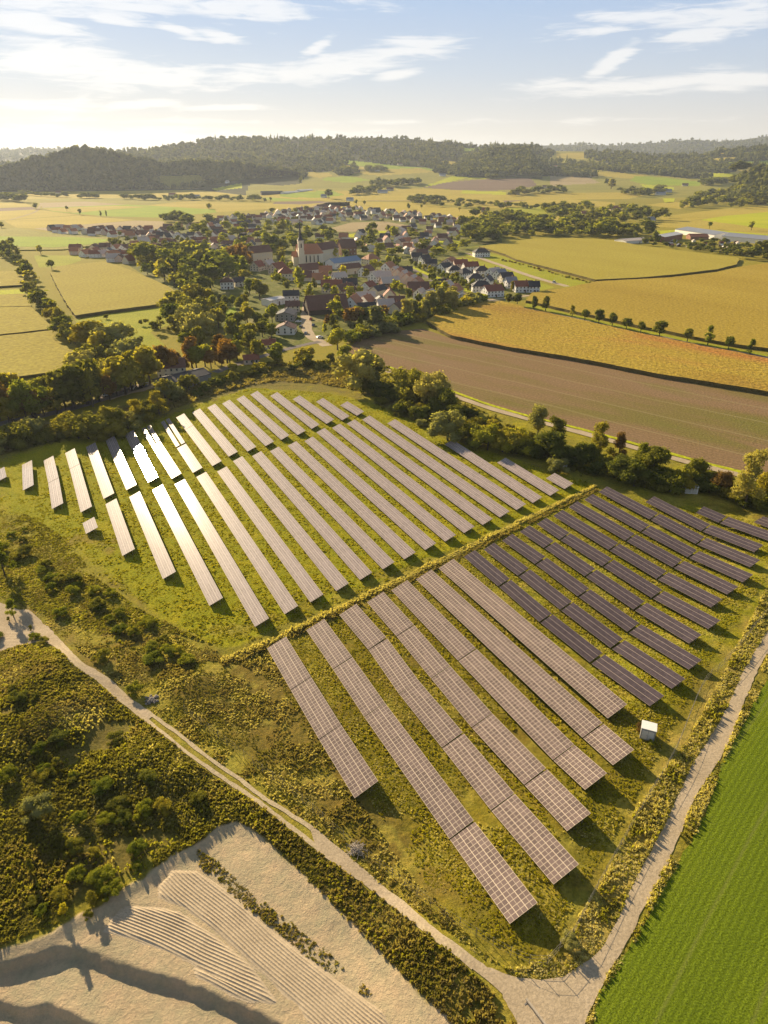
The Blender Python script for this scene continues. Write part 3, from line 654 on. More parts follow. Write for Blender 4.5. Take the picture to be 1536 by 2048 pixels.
def belt(kinds, pts, n, h, place, group, jx=4, jy=4, w=1.0, world=False):
    n = int(n*(1.2 if pts[0][1] > 450 else 1.7)); w *= 1.1
    P = spline([(float(a), float(b_)) for a, b_ in pts], 6); seg = [0]
    for i in range(1, len(P)): seg.append(seg[-1]+math.dist(P[i], P[i-1]))
    for k in range(n):
        t = seg[-1]*(k+.5)/n; i = next(j for j in range(1, len(seg)) if seg[j] >= t); a = (t-seg[i-1])/(seg[i]-seg[i-1]+1e-9)
        x = P[i-1][0]+(P[i][0]-P[i-1][0])*a+random.uniform(-jx, jx); y = P[i-1][1]+(P[i][1]-P[i-1][1])*a+random.uniform(-jy, jy)
        kd, lf = random.choice(kinds); hh = h*random.choice([.65, .85, 1, 1.15, 1.3])*(.55 if kd == 'shrub' else 1)
        tree(kd, lf, x, y, hh, place, group, w*(1.35 if y < 450 else 1)*random.uniform(.85, 1.25))
def wood(kinds, poly, n, h, place, group, w=1.0):
    P = []; n = int(n*(1.15 if 'house' in place or 'garden' in place else 1.45)); w *= (.95 if 'house' in place or 'garden' in place else 1.15); xs = [p[0] for p in poly]; ys = [p[1] for p in poly]; k = 0; tries = 0
    while k < n and tries < n*60:
        tries += 1; x = random.uniform(min(xs), max(xs)); y = random.uniform(min(ys), max(ys))
        if not pip(poly, [x], [y])[0] or blocked(x, y): continue
        dx = (y-318)/1537*13.65*h*.22
        if any(abs(x-a) < dx and abs(y-b_) < dx*.5 for a, b_ in P): continue
        P.append((x, y)); kd, lf = random.choice(kinds); hh = h*random.choice([.7, .85, 1, 1.1, 1.35])*(.5 if kd == 'shrub' else 1)
        tree(kd, lf, x, y, hh, place, group, w*(1.25 if y < 520 else 1)*random.uniform(.85, 1.3)); k += 1
BLOCK = []
def blocked(x, y):
    for a, b_, rx, ry in BLOCK:
        if abs(x-a) < rx and -ry*1.0 < y-b_ < ry: return True
    return False
# -- forest on the ridges: one mass of thousands of crowns
def forest(name, H, n, x0, x1, cond, hgt, seed, label, ylo=None):
    where, fb, fc = H
    x = rng.uniform(x0, x1, n); t = rng.uniform(0, 1, n)**.85; y = fb(x)+(fc(x)-fb(x))*t
    k = cond(x, y); x = x[k]; y = y[k]; p = where(x, y); n = len(x)
    # spacing corrected: crown = low dome + a few leaf clumps
    D = np.hypot(p[:, 0], p[:, 1]); s = hgt*rng.uniform(.5, 1.45, n)*(1+.35*(vnoise(p[:, 0], p[:, 1], 120, seed)-.5)*2)
    iv, if_ = IC1; m = len(iv); con = rng.uniform(0, 1, n) < .3
    zs = np.where(con, 1.35, .8); ws = np.where(con, .30, .50)
    base = iv[None]*(1+.25*rng.normal(size=(n, m, 1))); V_ = base*np.stack([ws*s, ws*s, zs*s*.5], -1)[:, None, :]
    V_[..., 0:2] *= np.where(con[:, None, None] & (base[..., 2:3] > .2), .45, 1)
    V_ = V_+p[:, None, :]+np.array([0, 0, 1])*(s*.45)[:, None, None]
    Fc = (if_[None]+(np.arange(n)*m)[:, None, None]).reshape(-1, 3)
    q = 9; cc = np.repeat(p+np.array([0, 0, 1])*(s*.5)[:, None], q, 0); d = blob_pts(n*q); d[:, 2] = np.abs(d[:, 2])*.9-.1; ss = np.repeat(s, q)
    cen = cc+d*(ss*.5)[:, None]; lv, lf = leaves(cen, d, ss*.13, .6)
    o = link(bpy.data.objects.new(name, mesh_np(name, np.concatenate([V_.reshape(-1, 3), lv]), [Fc, lf+n*m], LEAF['forest'])))
    tag(o, label=label, cat='forest', kind='stuff')
def no_field(x, y): return far_mat(x, y) == 0
forest('forest', H_main, 16000, -300, 1800, lambda x, y: no_field(x, y) & ((x > 600) | (y < H_left[2](x)+6)), 17, 3, 'dense mixed forest covering the long ridge behind the valley')
forest('forest', H_left, 6000, -300, 615, no_field, 17, 4, 'hazy dark forest on the nearer hill at the left')
forest('forest', H_mid, 900, 895, 1085, lambda x, y: x > 0, 17, 5, 'dark wooded knoll right of the valley meadows')
forest('forest', H_right, 700, 1455, 1750, lambda x, y: x > 0, 18, 6, 'dark wooded hillside at the right edge of the valley')
forest('forest', H_far, 5000, -200, 1700, lambda x, y: vnoise(x, y*5, 60, 4) > .3, 22, 7, 'hazy blue forest on the most distant ridge')
# ------------------------------------------------------------------ solar tables
def solar_mat(name, cell, line, nx, cw, major, lw, longonly=False, dust=.16):
    """glass modules: u = metres across the slope, v = metres along the row"""
    m, nt, b = new_mat(name); L = nt.links
    uv = N(nt, 'ShaderNodeUVMap'); s = N(nt, 'ShaderNodeSeparateXYZ'); L.new(uv.outputs[0], s.inputs[0])
    def grid(sock, step, wd):
        d = N(nt, 'ShaderNodeMath', operation='DIVIDE'); L.new(sock, d.inputs[0]); d.inputs[1].default_value = step
        p = N(nt, 'ShaderNodeMath', operation='PINGPONG'); L.new(d.outputs[0], p.inputs[0]); p.inputs[1].default_value = .5
        l = N(nt, 'ShaderNodeMath', operation='LESS_THAN'); L.new(p.outputs[0], l.inputs[0]); l.inputs[1].default_value = wd/step/2; return l.outputs[0]
    def mx(a, b_): n = N(nt, 'ShaderNodeMath', operation='MAXIMUM'); L.new(a, n.inputs[0]); L.new(b_, n.inputs[1]); return n.outputs[0]
    def ml(a, f): n = N(nt, 'ShaderNodeMath', operation='MULTIPLY'); L.new(a, n.inputs[0]); n.inputs[1].default_value = f; return n.outputs[0]
    if longonly: k = grid(s.outputs[0], major, lw); k = mx(k, ml(grid(s.outputs[1], 1.6, .03), .25))
    else: k = mx(mx(ml(grid(s.outputs[0], cw, lw*.8), .75), grid(s.outputs[0], major, lw*1.3)), ml(grid(s.outputs[1], cw, lw), .8))
    n = N(nt, 'ShaderNodeTexNoise', Scale=.35, Detail=4.0); g = N(nt, 'ShaderNodeNewGeometry'); L.new(g.outputs['Position'], n.inputs['Vector'])
    v = N(nt, 'ShaderNodeTexWhiteNoise', noise_dimensions='2D'); sn = N(nt, 'ShaderNodeVectorMath', operation='SNAP'); L.new(uv.outputs[0], sn.inputs[0]); sn.inputs[1].default_value = (cw, cw*2, 1); L.new(sn.outputs[0], v.inputs['Vector'])
    c = mixc(nt, cell, tuple(min(1, q*1.5) for q in cell), n.outputs[0]); c = mixc(nt, c, ramp(nt, v.outputs[0], [(0, (.85,.85,.85)), (1, (1.15,1.15,1.15))]), 1.0, 'MULTIPLY')
    c = mixc(nt, c, line, k); L.new(c, b.inputs['Base Color'])
    b.inputs['Roughness'].default_value = .45; b.inputs['Specular IOR Level'].default_value = .07
    b.inputs['Coat Weight'].default_value = 1.0; b.inputs['Coat Roughness'].default_value = .085; b.inputs['Coat IOR'].default_value = 1.33
    b2 = nt.nodes.new('ShaderNodeBsdfPrincipled'); L.new(c, b2.inputs['Base Color'])     # cleaner share of the glass
    for q in ('Roughness', 'Coat Weight', 'Coat Roughness', 'Coat IOR'): b2.inputs[q].default_value = b.inputs[q].default_value
    b2.inputs['Specular IOR Level'].default_value = 0; ms = nt.nodes.new('ShaderNodeMixShader'); ms.inputs[0].default_value = .4
    L.new(b2.outputs[0], ms.inputs[1]); L.new(b.outputs[0], ms.inputs[2]); L.new(ms.outputs[0], nt.nodes['Material Output'].inputs[0])
    return m
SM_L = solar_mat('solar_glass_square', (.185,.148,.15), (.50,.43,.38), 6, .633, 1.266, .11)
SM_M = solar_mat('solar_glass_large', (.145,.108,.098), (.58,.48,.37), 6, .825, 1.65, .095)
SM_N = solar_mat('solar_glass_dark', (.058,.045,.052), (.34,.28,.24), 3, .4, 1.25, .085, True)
ALU = plain('galvanised_steel', (.36,.34,.32), .45, .1, 2, metal=.6)
BACK = plain('panel_backsheet', (.12,.11,.11), .7)
TILT = R(20.)
def solar_table(L_px, T_px, width, mat, h0=.8, legstep=5.5, tilt=TILT, gap=0):
    """low edge runs from near pixel L_px to far pixel T_px; the high edge lies to its right"""
    a = np.array(at(*L_px, h0)); b_ = np.array(at(*T_px, h0))
    d = b_[:2]-a[:2]; ln = np.linalg.norm(d); 
    az = math.atan2(d[0], d[1]); slope = math.atan2(b_[2]-a[2], ln)
    root = empty('solar_table', (a[0], a[1], a[2]-h0), -az)
    u0, u1 = gap/2, ln-gap/2
    wc, ws = width*math.cos(tilt), width*math.sin(tilt); dz = math.tan(slope)
    P = lambda s, t, o=0: (s*math.cos(tilt)-o*math.sin(tilt), t, h0+s*math.sin(tilt)+t*dz+o*math.cos(tilt))
    m = MB(); n = max(1, int((u1-u0)/16))
    m.face([P(0, u0), P(width, u0), P(width, u1), P(0, u1)], 0, [(0, 0), (width, 0), (width, u1-u0), (0, u1-u0)])
    m.face([P(0, u0, -.05), P(0, u1, -.05), P(width, u1, -.05), P(width, u0, -.05)], 1)
    for q in ([(0,u0),(width,u0)], [(width,u0),(width,u1)], [(width,u1),(0,u1)], [(0,u1),(0,u0)]):
        m.face([P(*q[0], -.05), P(*q[1], -.05), P(*q[1]), P(*q[0])], 2)
    m.obj('module_surface', [mat, BACK, ALU], root)
    f = MB()
    for s in (.18, .5, .82): f.bar(P(width*s, u0+.1, -.11), P(width*s, u1-.1, -.11), .05, 4)
    k = max(1, round((u1-u0-1.2)/legstep)); ends = []
    for i in range(k+1):
        t = u0+.6+(u1-u0-1.2)*i/k; zt = t*dz
        tgt = f if 0 < i < k else MB()
        if 0 < i < k: f.bar(P(.3, t, -.15), P(width-.3, t, -.15), .05, 4)
        for s in (.22, .78):
            top = P(width*s, t, -.14)
            if 0 < i < k: f.bar((top[0], t, -.3+zt), top, .05, 4)
            else:
                l = MB(); l.bar((top[0], t, -.3+zt), top, .06, 6); l.obj('leg', ALU, root)
        if not 0 < i < k:
            f.bar(P(.3, t, -.15), P(width-.3, t, -.15), .05, 4); f.bar((P(width*.22, t)[0], t, .35+zt), P(width*.62, t, -.14), .035, 4)
    f.obj('support_frame', ALU, root)
    return root
Z1 = lambda x, y: (x/2.954, 740+y/2.954)
Z2 = lambda x, y: (400+x/2.954, 740+y/2.954)
Z3 = lambda x, y: (850+x/2.239, 780+y/2.239)
Z4 = lambda x, y: (1000+x/2.866, 1200+y/2.866)
Z6 = lambda x, y: (500+x/2.954, 1240+y/2.954)
Z8 = lambda x, y: (768+x/2, 1620+y/2)
W_U, W_M, W_N = 3.8, 4.95, 3.75
UPPER = [((-12,944),(-8,965)),(Z1(130,560),Z1(135,712)),(Z1(257,535),Z1(285,668),Z1(307,822)),(Z1(385,490),Z1(412,585),Z1(477,842)),(Z1(508,455),Z1(612,762)),(Z1(623,415),Z1(660,505),Z1(747,710)),(Z1(737,380),Z1(875,664)),
 (Z1(893,446),Z1(1015,643)),(Z1(1045,462),Z1(1140,608)),(Z1(1040,280),Z1(1093,352),Z1(1255,568)),(Z1(1135,250),Z1(1352,512)),(Z1(1225,222),Z1(1463,482)),(Z2(131,198),Z2(388,450)),(Z2(215,172),Z2(480,413)),(Z2(297,145),Z2(577,385)),(Z2(415,152),Z2(660,348)),(Z2(547,172),Z2(748,318)),(Z2(685,187),Z2(840,297)),(Z2(828,208),Z2(928,270))]
for i, pts in enumerate(UPPER):
    for j in range(len(pts)-1):
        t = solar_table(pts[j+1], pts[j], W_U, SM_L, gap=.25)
        seg = '' if len(pts) == 2 else (' (far half)' if j == 0 else ' (near half)')
        tag(t, f'bright solar table, {nth(i+1)} from the left in the farthest band{seg}', 'solar table', 'solar tables of the farthest band')
# two narrow twin strips at the far end of the glaring rows
for i, (tp, bt, who) in enumerate([(Z1(838,348), Z1(890,440), 'dazzling'), (Z1(950,308), Z1(1040,455), 'paler')]):
    for s in (0, 1):
        a = np.array(at(*bt, .8)); b_ = np.array(at(*tp, .8)); off = V*(s*2.15)
        t = solar_table(bt, tp, 1.6, SM_L, h0=.8); t.location.x += off[0]; t.location.y += off[1]; t.location.z += s*.75
        tag(t, f'narrow {("left","right")[s]} strip of the {who} split solar table at the far tree line', 'solar table', 'narrow split solar tables')
MIDB = [(Z1(488,905),Z1(508,968)),(Z1(623,793),Z1(723,1098)),(Z1(763,750),Z1(962,1235)),(Z1(900,710),Z1(1237,1393)),(Z1(1032,675),Z2(325,1517)),(Z1(1160,632),Z2(500,1442)),(Z2(101,600),Z2(652,1372)),(Z2(195,538),Z2(805,1305)),(Z2(308,508),Z2(945,1240)),(Z2(413,480),Z2(1080,1177)),(Z2(518,448),Z2(1207,1118)),(Z2(617,420),Z2(1330,1063)),(Z2(688,368),Z3(90,678)),(Z2(780,342),Z3(175,640)),(Z2(868,317),Z3(258,604)),(Z2(958,293),Z3(335,570)),(Z2(1107,315),Z3(410,537)),(Z3(88,243),Z3(483,505)),(Z3(323,325),Z3(560,473)),(Z3(542,395),Z3(625,443))]
for i, (tp, bt) in enumerate(MIDB):
    t = solar_table(bt, tp, W_U, SM_L)
    lab = {0: 'tiny pale solar table standing alone at the left below the far band', 19: 'short blue solar table nearest the hedge, partly in tree shade'}.get(i, f'long gridded solar table, {nth(i+1)} from the left in the middle band')
    tag(t, lab, 'solar table', 'solar tables of the middle band')
NEAR = [[Z6(100,165),Z6(240,412),Z6(408,705),Z6(620,1055)],[Z2(627,1535),Z6(490,290),Z6(675,572),Z6(1180,1295),Z8(505,458)],[Z2(822,1445),Z6(700,175),Z6(880,435),Z6(1135,755),Z6(1425,1125),Z8(680,300)],[Z2(985,1370),Z6(865,95),Z6(1070,345),Z6(1310,635),Z4(140,1060),Z4(387,1327)],[Z2(1130,1300),Z6(1230,240),Z4(305,918),Z4(490,1090)],[Z2(1275,1235),Z4(475,790),Z4(650,948)],[Z3(60,797),Z4(620,680)]]
for i, pts in enumerate(NEAR):
    for j in range(len(pts)-1):
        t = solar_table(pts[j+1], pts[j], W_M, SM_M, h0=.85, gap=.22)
        seg = '' if len(pts) == 2 else f', {nth(j+1)} from its far end'
        tag(t, f'brown gridded solar table, {nth(i+1)} near row from the left{seg}', 'solar table', 'brown gridded solar tables of the near block')
NR = [[Z3(172,745),Z3(330,880),Z3(515,1040),Z3(742,1222),Z4(865,612)],[Z3(260,712),Z3(418,833),Z3(608,985),Z3(835,1157),Z4(990,512)],[Z3(343,672),Z3(495,780),Z3(687,925),Z3(910,1085),Z4(1088,402)],[Z3(422,633),Z3(535,708),Z3(718,835),Z3(937,985),Z3(1187,1137)],[Z3(498,598),Z3(605,670),Z3(797,790),Z3(1018,932),Z3(1273,1072)],[Z3(572,562),Z3(825,717),Z3(1040,847),Z3(1285,975)],[Z3(640,523),Z3(900,675),Z3(1112,795),Z3(1357,917)],[Z3(710,490),Z3(967,635),Z3(1180,750),Z3(1427,862)],[Z3(775,455),Z3(1008,580),Z3(1215,690),Z3(1460,795)],[Z3(985,500),Z3(1240,632),Z3(1478,727)],[Z3(1210,548),Z3(1318,595),Z3(1545,677)],[Z3(1468,590),Z3(1580,632)]]
for i, pts in enumerate(NR):
    for j in range(len(pts)-1):
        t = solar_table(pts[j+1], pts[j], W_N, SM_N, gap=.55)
        tag(t, f'dark striped solar table, {nth(j+1)} down the {nth(i+1)} dark row from the left', 'solar table', 'dark striped solar tables of the near block')
# ------------------------------------------------------------------ rough grass, weeds and dry stalks (nobody could count them)
M_T = {'dry': leaf_mat('dry_grass', (.46,.41,.15), (.70,.62,.28), .5, False), 'gold': leaf_mat('goldenrod', (.28,.27,.035), (.46,.43,.06), .5, False), 'weed': leaf_mat('weeds', (.13,.125,.03), (.33,.295,.065), .5, False), 'brownw': leaf_mat('brown_weeds', (.21,.175,.065), (.38,.31,.12), .5, False), 'crop': leaf_mat('crop_blades', (.18,.24,.012), (.30,.35,.02), .6, False), 'grass': leaf_mat('tussock_grass', (.26,.25,.018), (.42,.37,.03), .55, False)}
def tufts(name, label, polys, dens, h, mat, r=.35, blades=6, holes=(), patch=None, wd=.10, world=False):
    vs = []; 
    for poly in polys:
        P = poly if world else [at0(*p) for p in poly]; A = np.array(P); x0, y0 = A.min(0); x1, y1 = A.max(0)
        n = int((x1-x0)*(y1-y0)*dens); x = rng.uniform(x0, x1, n); y = rng.uniform(y0, y1, n); k = pip(P, x, y)
        for hp in holes: k &= ~pip(hp, x, y)
        if patch: k &= fbm(x, y, patch[0], patch[2]) > patch[1]
        x = x[k]; y = y[k]; vs.append(np.stack([x, y, tz(x, y)-.12], 1))
    c = np.concatenate(vs); n = len(c); hh = h*rng.uniform(.4, 1.3, n)**1.3*(.35+1.3*vnoise(c[:, 0], c[:, 1], 5, 5))
    b = blades; C_ = np.repeat(c, b, 0); H_ = np.repeat(hh, b)[:, None]; a = rng.uniform(0, 6.28, n*b); rr = rng.uniform(.1, 1, n*b)*r
    d = np.stack([np.cos(a), np.sin(a), np.zeros(n*b)], 1); s = np.stack([-d[:, 1], d[:, 0], d[:, 2]], 1); s = s+.6*rng.normal(size=s.shape)*np.array([1, 1, .2])
    ww = (wd*rng.uniform(.6, 1.5, n*b))[:, None]; ba = C_+d*(rr*.4)[:, None]; mid = C_+d*(rr*.9)[:, None]+np.array([0, 0, 1])*H_*.62; tip = C_+d*(rr*1.5)[:, None]+np.array([0, 0, 1])*H_*rng.uniform(.75, 1.1, (n*b, 1))
    v = np.stack([ba-s*ww*.5, ba+s*ww*.5, mid+s*ww, tip, mid-s*ww], 1).reshape(-1, 3)
    i = np.arange(n*b)[:, None]*5; f = np.concatenate([i+np.array([0, 1, 2, 4])]), np.concatenate([i+np.array([4, 2, 3])])
    o = link(bpy.data.objects.new(name, mesh_np(name, v, [f[0], f[1]], M_T[mat]))); tag(o, label=label, cat=name.replace('_', ' '), kind='stuff'); return n
H_ = [ROADP, [tuple(p) for p in PIT_A]]
SCRUB = [(-150,1200),(0,1255),(60,1290),(112,1297),(257,1420),(406,1537),(520,1612),(640,1706),(768,1800),(918,1920),(1013,2010),(1035,2060),(900,2070),(830,1985),(640,1780),(475,1640),(395,1685),(280,1755),(150,1835),(0,1890),(-150,1900)]
BAND = [(-80,1000),(0,1035),(90,1090),(200,1170),(300,1240),(410,1300),(450,1318),(560,1275),(570,1300),(620,1400),(690,1560),(800,1720),(960,1900),(1050,1953),(960,1915),(747,1757),(618,1646),(474,1549),(359,1464),(217,1356),(88,1247),(0,1200),(-80,1190)]
VERG = [(1536,1170),(1450,1340),(1375,1480),(1280,1600),(1210,1750),(1120,1890),(1050,1935),(1000,1935),(1048,1957),(1108,1957),(1148,1940),(1208,1890),(1248,1810),(1283,1735),(1331,1643),(1384,1531),(1454,1416),(1536,1259)]
VERG2 = [(1168,2048),(1218,1945),(1263,1870),(1288,1815),(1343,1710),(1387,1601),(1436,1524),(1488,1406),(1536,1308),(1536,1355),(1488,1444),(1454,1507),(1419,1601),(1377,1700),(1318,1790),(1268,1890),(1195,1995),(1190,2048)]
nt_ = 0
nt_ += tufts('weeds', 'dense green and brown weeds covering the rough ground left of the farm track', [SCRUB], 8.26, 0.46, 'weed', 0.27, 6, H_, (13, .38, 2), .12)
nt_ += tufts('dry_grass', 'straw coloured dry grass on the rough ground left of the farm track', [SCRUB], 5.51, 0.37, 'dry', 0.22, 5, H_, (11, .52, 8), .08)
nt_ += tufts('brown_weeds', 'withered brown weeds on the shaded mounds left of the farm track', [SCRUB], 5.05, 0.49, 'brownw', 0.27, 6, H_, (12, .47, 12), .12)
nt_ += tufts('goldenrod', 'yellow flowering goldenrod scattered over the rough ground', [SCRUB], 2.29, 0.52, 'gold', 0.19, 5, H_, (4, .55, 15), .12)
nt_ += tufts('weeds', 'olive weeds between the farm track and the solar tables', [BAND], 5.98, 0.16, 'weed', 0.14, 5, H_, (5, .45, 22), .11)
nt_ += tufts('brown_weeds', 'rust brown withered weeds at the corner of the upper solar field', [[(200,1290),(330,1240),(450,1310),(560,1280),(560,1400),(470,1470),(330,1390)], BAND], 4.59, 0.26, 'brownw', 0.18, 5, H_, (6, .52, 25), .12)
nt_ += tufts('dry_grass', 'dry straw grass along the inside of the wire fence', [BAND, VERG], 4.08, 0.22, 'dry', 0.17, 5, H_, (4, .47, 28), .09)
nt_ += tufts('dry_grass', 'pale dry grass and reeds on the verge beside the gravel road', [VERG, VERG2], 11.0, .42, 'dry', 0.29, 5, H_, (4, .42, 31), .10)
nt_ += tufts('weeds', 'green weeds on the verge beside the gravel road', [VERG, VERG2], 3.4, .42, 'weed', 0.32, 5, H_, (4, .46, 35), .12)
nt_ += tufts('goldenrod', 'yellow flowering weeds on the verge by the junction', [VERG, VERG2], 2.55, 0.50, 'gold', 0.25, 5, H_, (4, .5, 38), .10)
INNER = [(560,1285),(1190,985),(1536,1040),(1536,1150),(1400,1350),(1290,1560),(1110,1880),(1040,1920),(900,1830),(720,1570)]
nt_ += tufts('tussock_grass', 'rough green grass growing between the near solar tables', [INNER], 5.17, .17, 'grass', .2, 5, (), (7, .36, 44), .08)
nt_ += tufts('dry_grass', 'tan dry grass growing between the near solar tables', [INNER], 2.91, .17, 'dry', .18, 5, (), (8, .5, 48), .06)
UPB = [(-60,920),(0,918),(60,895),(230,845),(330,830),(500,775),(650,785),(760,810),(880,870),(1000,910),(1190,968),(1100,1005),(850,1125),(560,1262),(450,1303),(240,1180),(90,1080),(-60,990)]
nt_ += tufts('tussock_grass', 'yellow-green mown grass between the bright solar rows', [UPB], 1.5, .2, 'grass', .4, 4, (), (3, .36, 71), .16)
CRP = [(1190,2048),(1200,1990),(1235,1932),(1273,1885),(1323,1790),(1363,1718),(1382,1695),(1424,1605),(1459,1510),(1493,1446),(1536,1365),(1600,1280),(1700,1500),(1700,2100)]
nt_ += tufts('crop_blades', 'dense green crop blades filling the field at the right edge', [CRP], 6.50, 0.10, 'crop', 0.30, 4, (), None, .10)
RG = [(440,1318),(560,1270),(700,1202),(850,1132),(1000,1060),(1100,1012),(1190,970),(1196,973),(1103,1018),(1003,1067),(853,1140),(703,1211),(561,1280),(444,1326)]
nt_ += tufts('dry_grass', 'strip of tall tan grass dividing the two solar blocks', [RG], 10, .6, 'dry', 0.29, 6, (), None, .10)
RG2 = [(x+3, y+8) for x, y in RG]
nt_ += tufts('brown_weeds', 'dark brown stalks on the near side of the tall grass strip', [RG2], 8, .5, 'brownw', 0.25, 5, (), (5, .3, 3), .12)
LEFTM = [(-60,975),(0,1000),(110,1060),(200,1160),(300,1230),(430,1290),(330,1260),(250,1290),(100,1235),(0,1190),(-60,1180)]
nt_ += tufts('goldenrod', 'golden rough grass on the slope left of the upper solar field', [LEFTM], 4.59, 0.24, 'gold', 0.19, 5, H_, (5, .44, 52), .14)
nt_ += tufts('weeds', 'green weeds on the slope left of the upper solar field', [LEFTM], 4.59, 0.28, 'weed', 0.22, 5, H_, (6, .42, 55), .15)
SW = [Z7(*p) for p in [(780,150),(860,200),(1000,330),(1150,440),(1300,560),(1420,660),(1490,740),(1440,735),(1290,640),(1200,560),(1090,470),(960,370),(860,270),(800,230)]]
nt_ += tufts('weeds', 'narrow line of olive weeds crossing the bare sand', [SW], 5.0, .2, 'weed', .2, 5, (), (3, .35, 60), .12)
nt_ += tufts('brown_weeds', 'small dry plants along the weed line on the bare sand', [SW], 8.0, .2, 'brownw', .2, 5, (), (3, .4, 63), .12)
EDGE2 = [(0,912),(0,870),(300,805),(480,745),(690,738),(740,785),(640,768),(560,762),(500,770),(420,792),(340,820),(230,840),(150,868),(60,890)]
nt_ += tufts('brown_weeds', 'brownish rough growth in the shade between tree line and solar field', [EDGE2], 1.3, .9, 'brownw', .8, 5, (), (9, .35, 74), .22)
EDGE = [(1180,960),(900,820),(700,740),(560,745),(330,820),(150,880),(0,905),(-60,920),(-60,880),(0,870),(200,850),(400,760),(600,720),(740,720),(900,790),(1200,940)]
nt_ += tufts('weeds', 'shaded rough growth below the hedge round the solar field', [EDGE], 0.59, 0.94, 'weed', 0.65, 5, (), (9, .4, 66), .35)
print('tufts', nt_)
# ------------------------------------------------------------------ buildings
WALLC = {'white': plain('white_render', (.80,.78,.74), .8, .06), 'cream': plain('cream_render', (.68,.61,.47), .8, .08), 'pink': plain('pink_render', (.66,.53,.44), .8, .08), 'brick': plain('brick_wall', (.26,.13,.085), .85, .2), 'grey': plain('grey_cladding', (.30,.29,.28), .7, .1), 'timber': plain('dark_timber', (.06,.045,.035), .85, .2)}
ROOFC = {'red': plain('red_tiles', (.25,.085,.05), .75, .25, 2), 'orange': plain('orange_tiles', (.40,.17,.085), .7, .2, 2), 'brown': plain('brown_tiles', (.15,.075,.055), .75, .25, 2), 'dark': plain('dark_slate', (.045,.042,.048), .55, .2, 2), 'pale': plain('weathered_pale_tiles', (.52,.44,.38), .65, .15, 2), 'blue': plain('blue_metal_roof', (.16,.24,.36), .4, .08, 2), 'grey': plain('grey_metal_roof', (.22,.23,.26), .4, .1, 2), 'white': plain('white_sheet_roof', (.6,.58,.56), .5, .08, 2)}
GLASS = plain('window_glass', (.03,.035,.045), .12, .1, 2, spec=.8); FRAME = plain('window_frame', (.6,.58,.54), .6, .05); DOORM = plain('wooden_door', (.14,.08,.05), .6); GOLD = plain('gilded_metal', (.6,.42,.12), .3, .05, 2, metal=1)
RW = {'red': 'red', 'orange': 'orange', 'brown': 'brown', 'dark': 'black', 'pale': 'pale', 'blue': 'blue', 'grey': 'grey', 'white': 'white'}
WW = {'white': 'white', 'cream': 'cream', 'pink': 'pinkish', 'brick': 'brick', 'grey': 'grey', 'timber': 'dark timber'}
CACHE = {}
def cached(k, fn):
    if k not in CACHE: CACHE[k] = fn()
    return CACHE[k]
def wall_me(L_, W_, e, r, mat, hip):
    def f():
        m = MB(); x, y = L_/2, W_/2
        m.box(-x, x, -y, y, -1.0, e)
        if not hip:
            for s in (-1, 1): m.face([(s*x, -y, e), (s*x, y, e), (s*x, 0, r-.1)][::s])
        return m.mesh('wall', mat)
    return cached(('w', round(L_, 1), round(W_, 1), round(e, 1), round(r, 1), mat.name, hip), f)
def roof_me(L_, W_, e, r, mat, hip, ov=.5, th=.22):
    def f():
        m = MB(); x, y = L_/2+ov, W_/2+ov; k = (r-e)/(W_/2); ez = e-ov*k
        if hip:
            hx = max(.3, x-y*.95)
            for dz in (0, -th):
                m.face([(-x,-y,ez+dz),(x,-y,ez+dz),(hx,0,r+dz),(-hx,0,r+dz)]); m.face([(x,y,ez+dz),(-x,y,ez+dz),(-hx,0,r+dz),(hx,0,r+dz)])
                m.face([(x,-y,ez+dz),(x,y,ez+dz),(hx,0,r+dz)]); m.face([(-x,y,ez+dz),(-x,-y,ez+dz),(-hx,0,r+dz)])
            c = [(-x,-y),(x,-y),(x,y),(-x,y)]
            for i in range(4): a, b_ = c[i], c[(i+1) % 4]; m.face([(*a, ez-th), (*b_, ez-th), (*b_, ez), (*a, ez)])
        else:
            for s in (-1, 1):
                a = [(-x, s*y, ez), (x, s*y, ez), (x, 0, r), (-x, 0, r)]; b_ = [(p[0], p[1], p[2]-th) for p in a]
                m.face(a[::-s] if s > 0 else a); m.face(b_)
                for i in (0, 1, 3): j = (i+1) % 4; m.face([a[i], a[j], b_[j], b_[i]])
            m.box(-x, x, -.14, .14, r-.05, r+.1)
        return m.mesh('roof', mat)
    return cached(('r', round(L_, 1), round(W_, 1), round(e, 1), round(r, 1), mat.name, hip), f)
def win_me():
    def f():
        m = MB(); m.box(-.55, .55, -.03, .05, -.7, .7); return m.mesh('window', FRAME)
    return cached('win', f)
def pane_me():
    def f(): m = MB(); m.box(-.45, .45, -.05, .0, -.6, .6); return m.mesh('pane', GLASS)
    return cached('pane', f)
def chim_me(): return cached('chim', lambda: (lambda m: (m.box(-.35,.35,-.3,.3,-1.4,1.0), m.box(-.42,.42,-.37,.37,1.0,1.12), m.mesh('chimney', WALLC['brick']))[2])(MB()))
def door_me(): return cached('door', lambda: (lambda m: (m.box(-.5,.5,-.06,.05,0,2.1), m.mesh('door', DOORM))[1])(MB()))
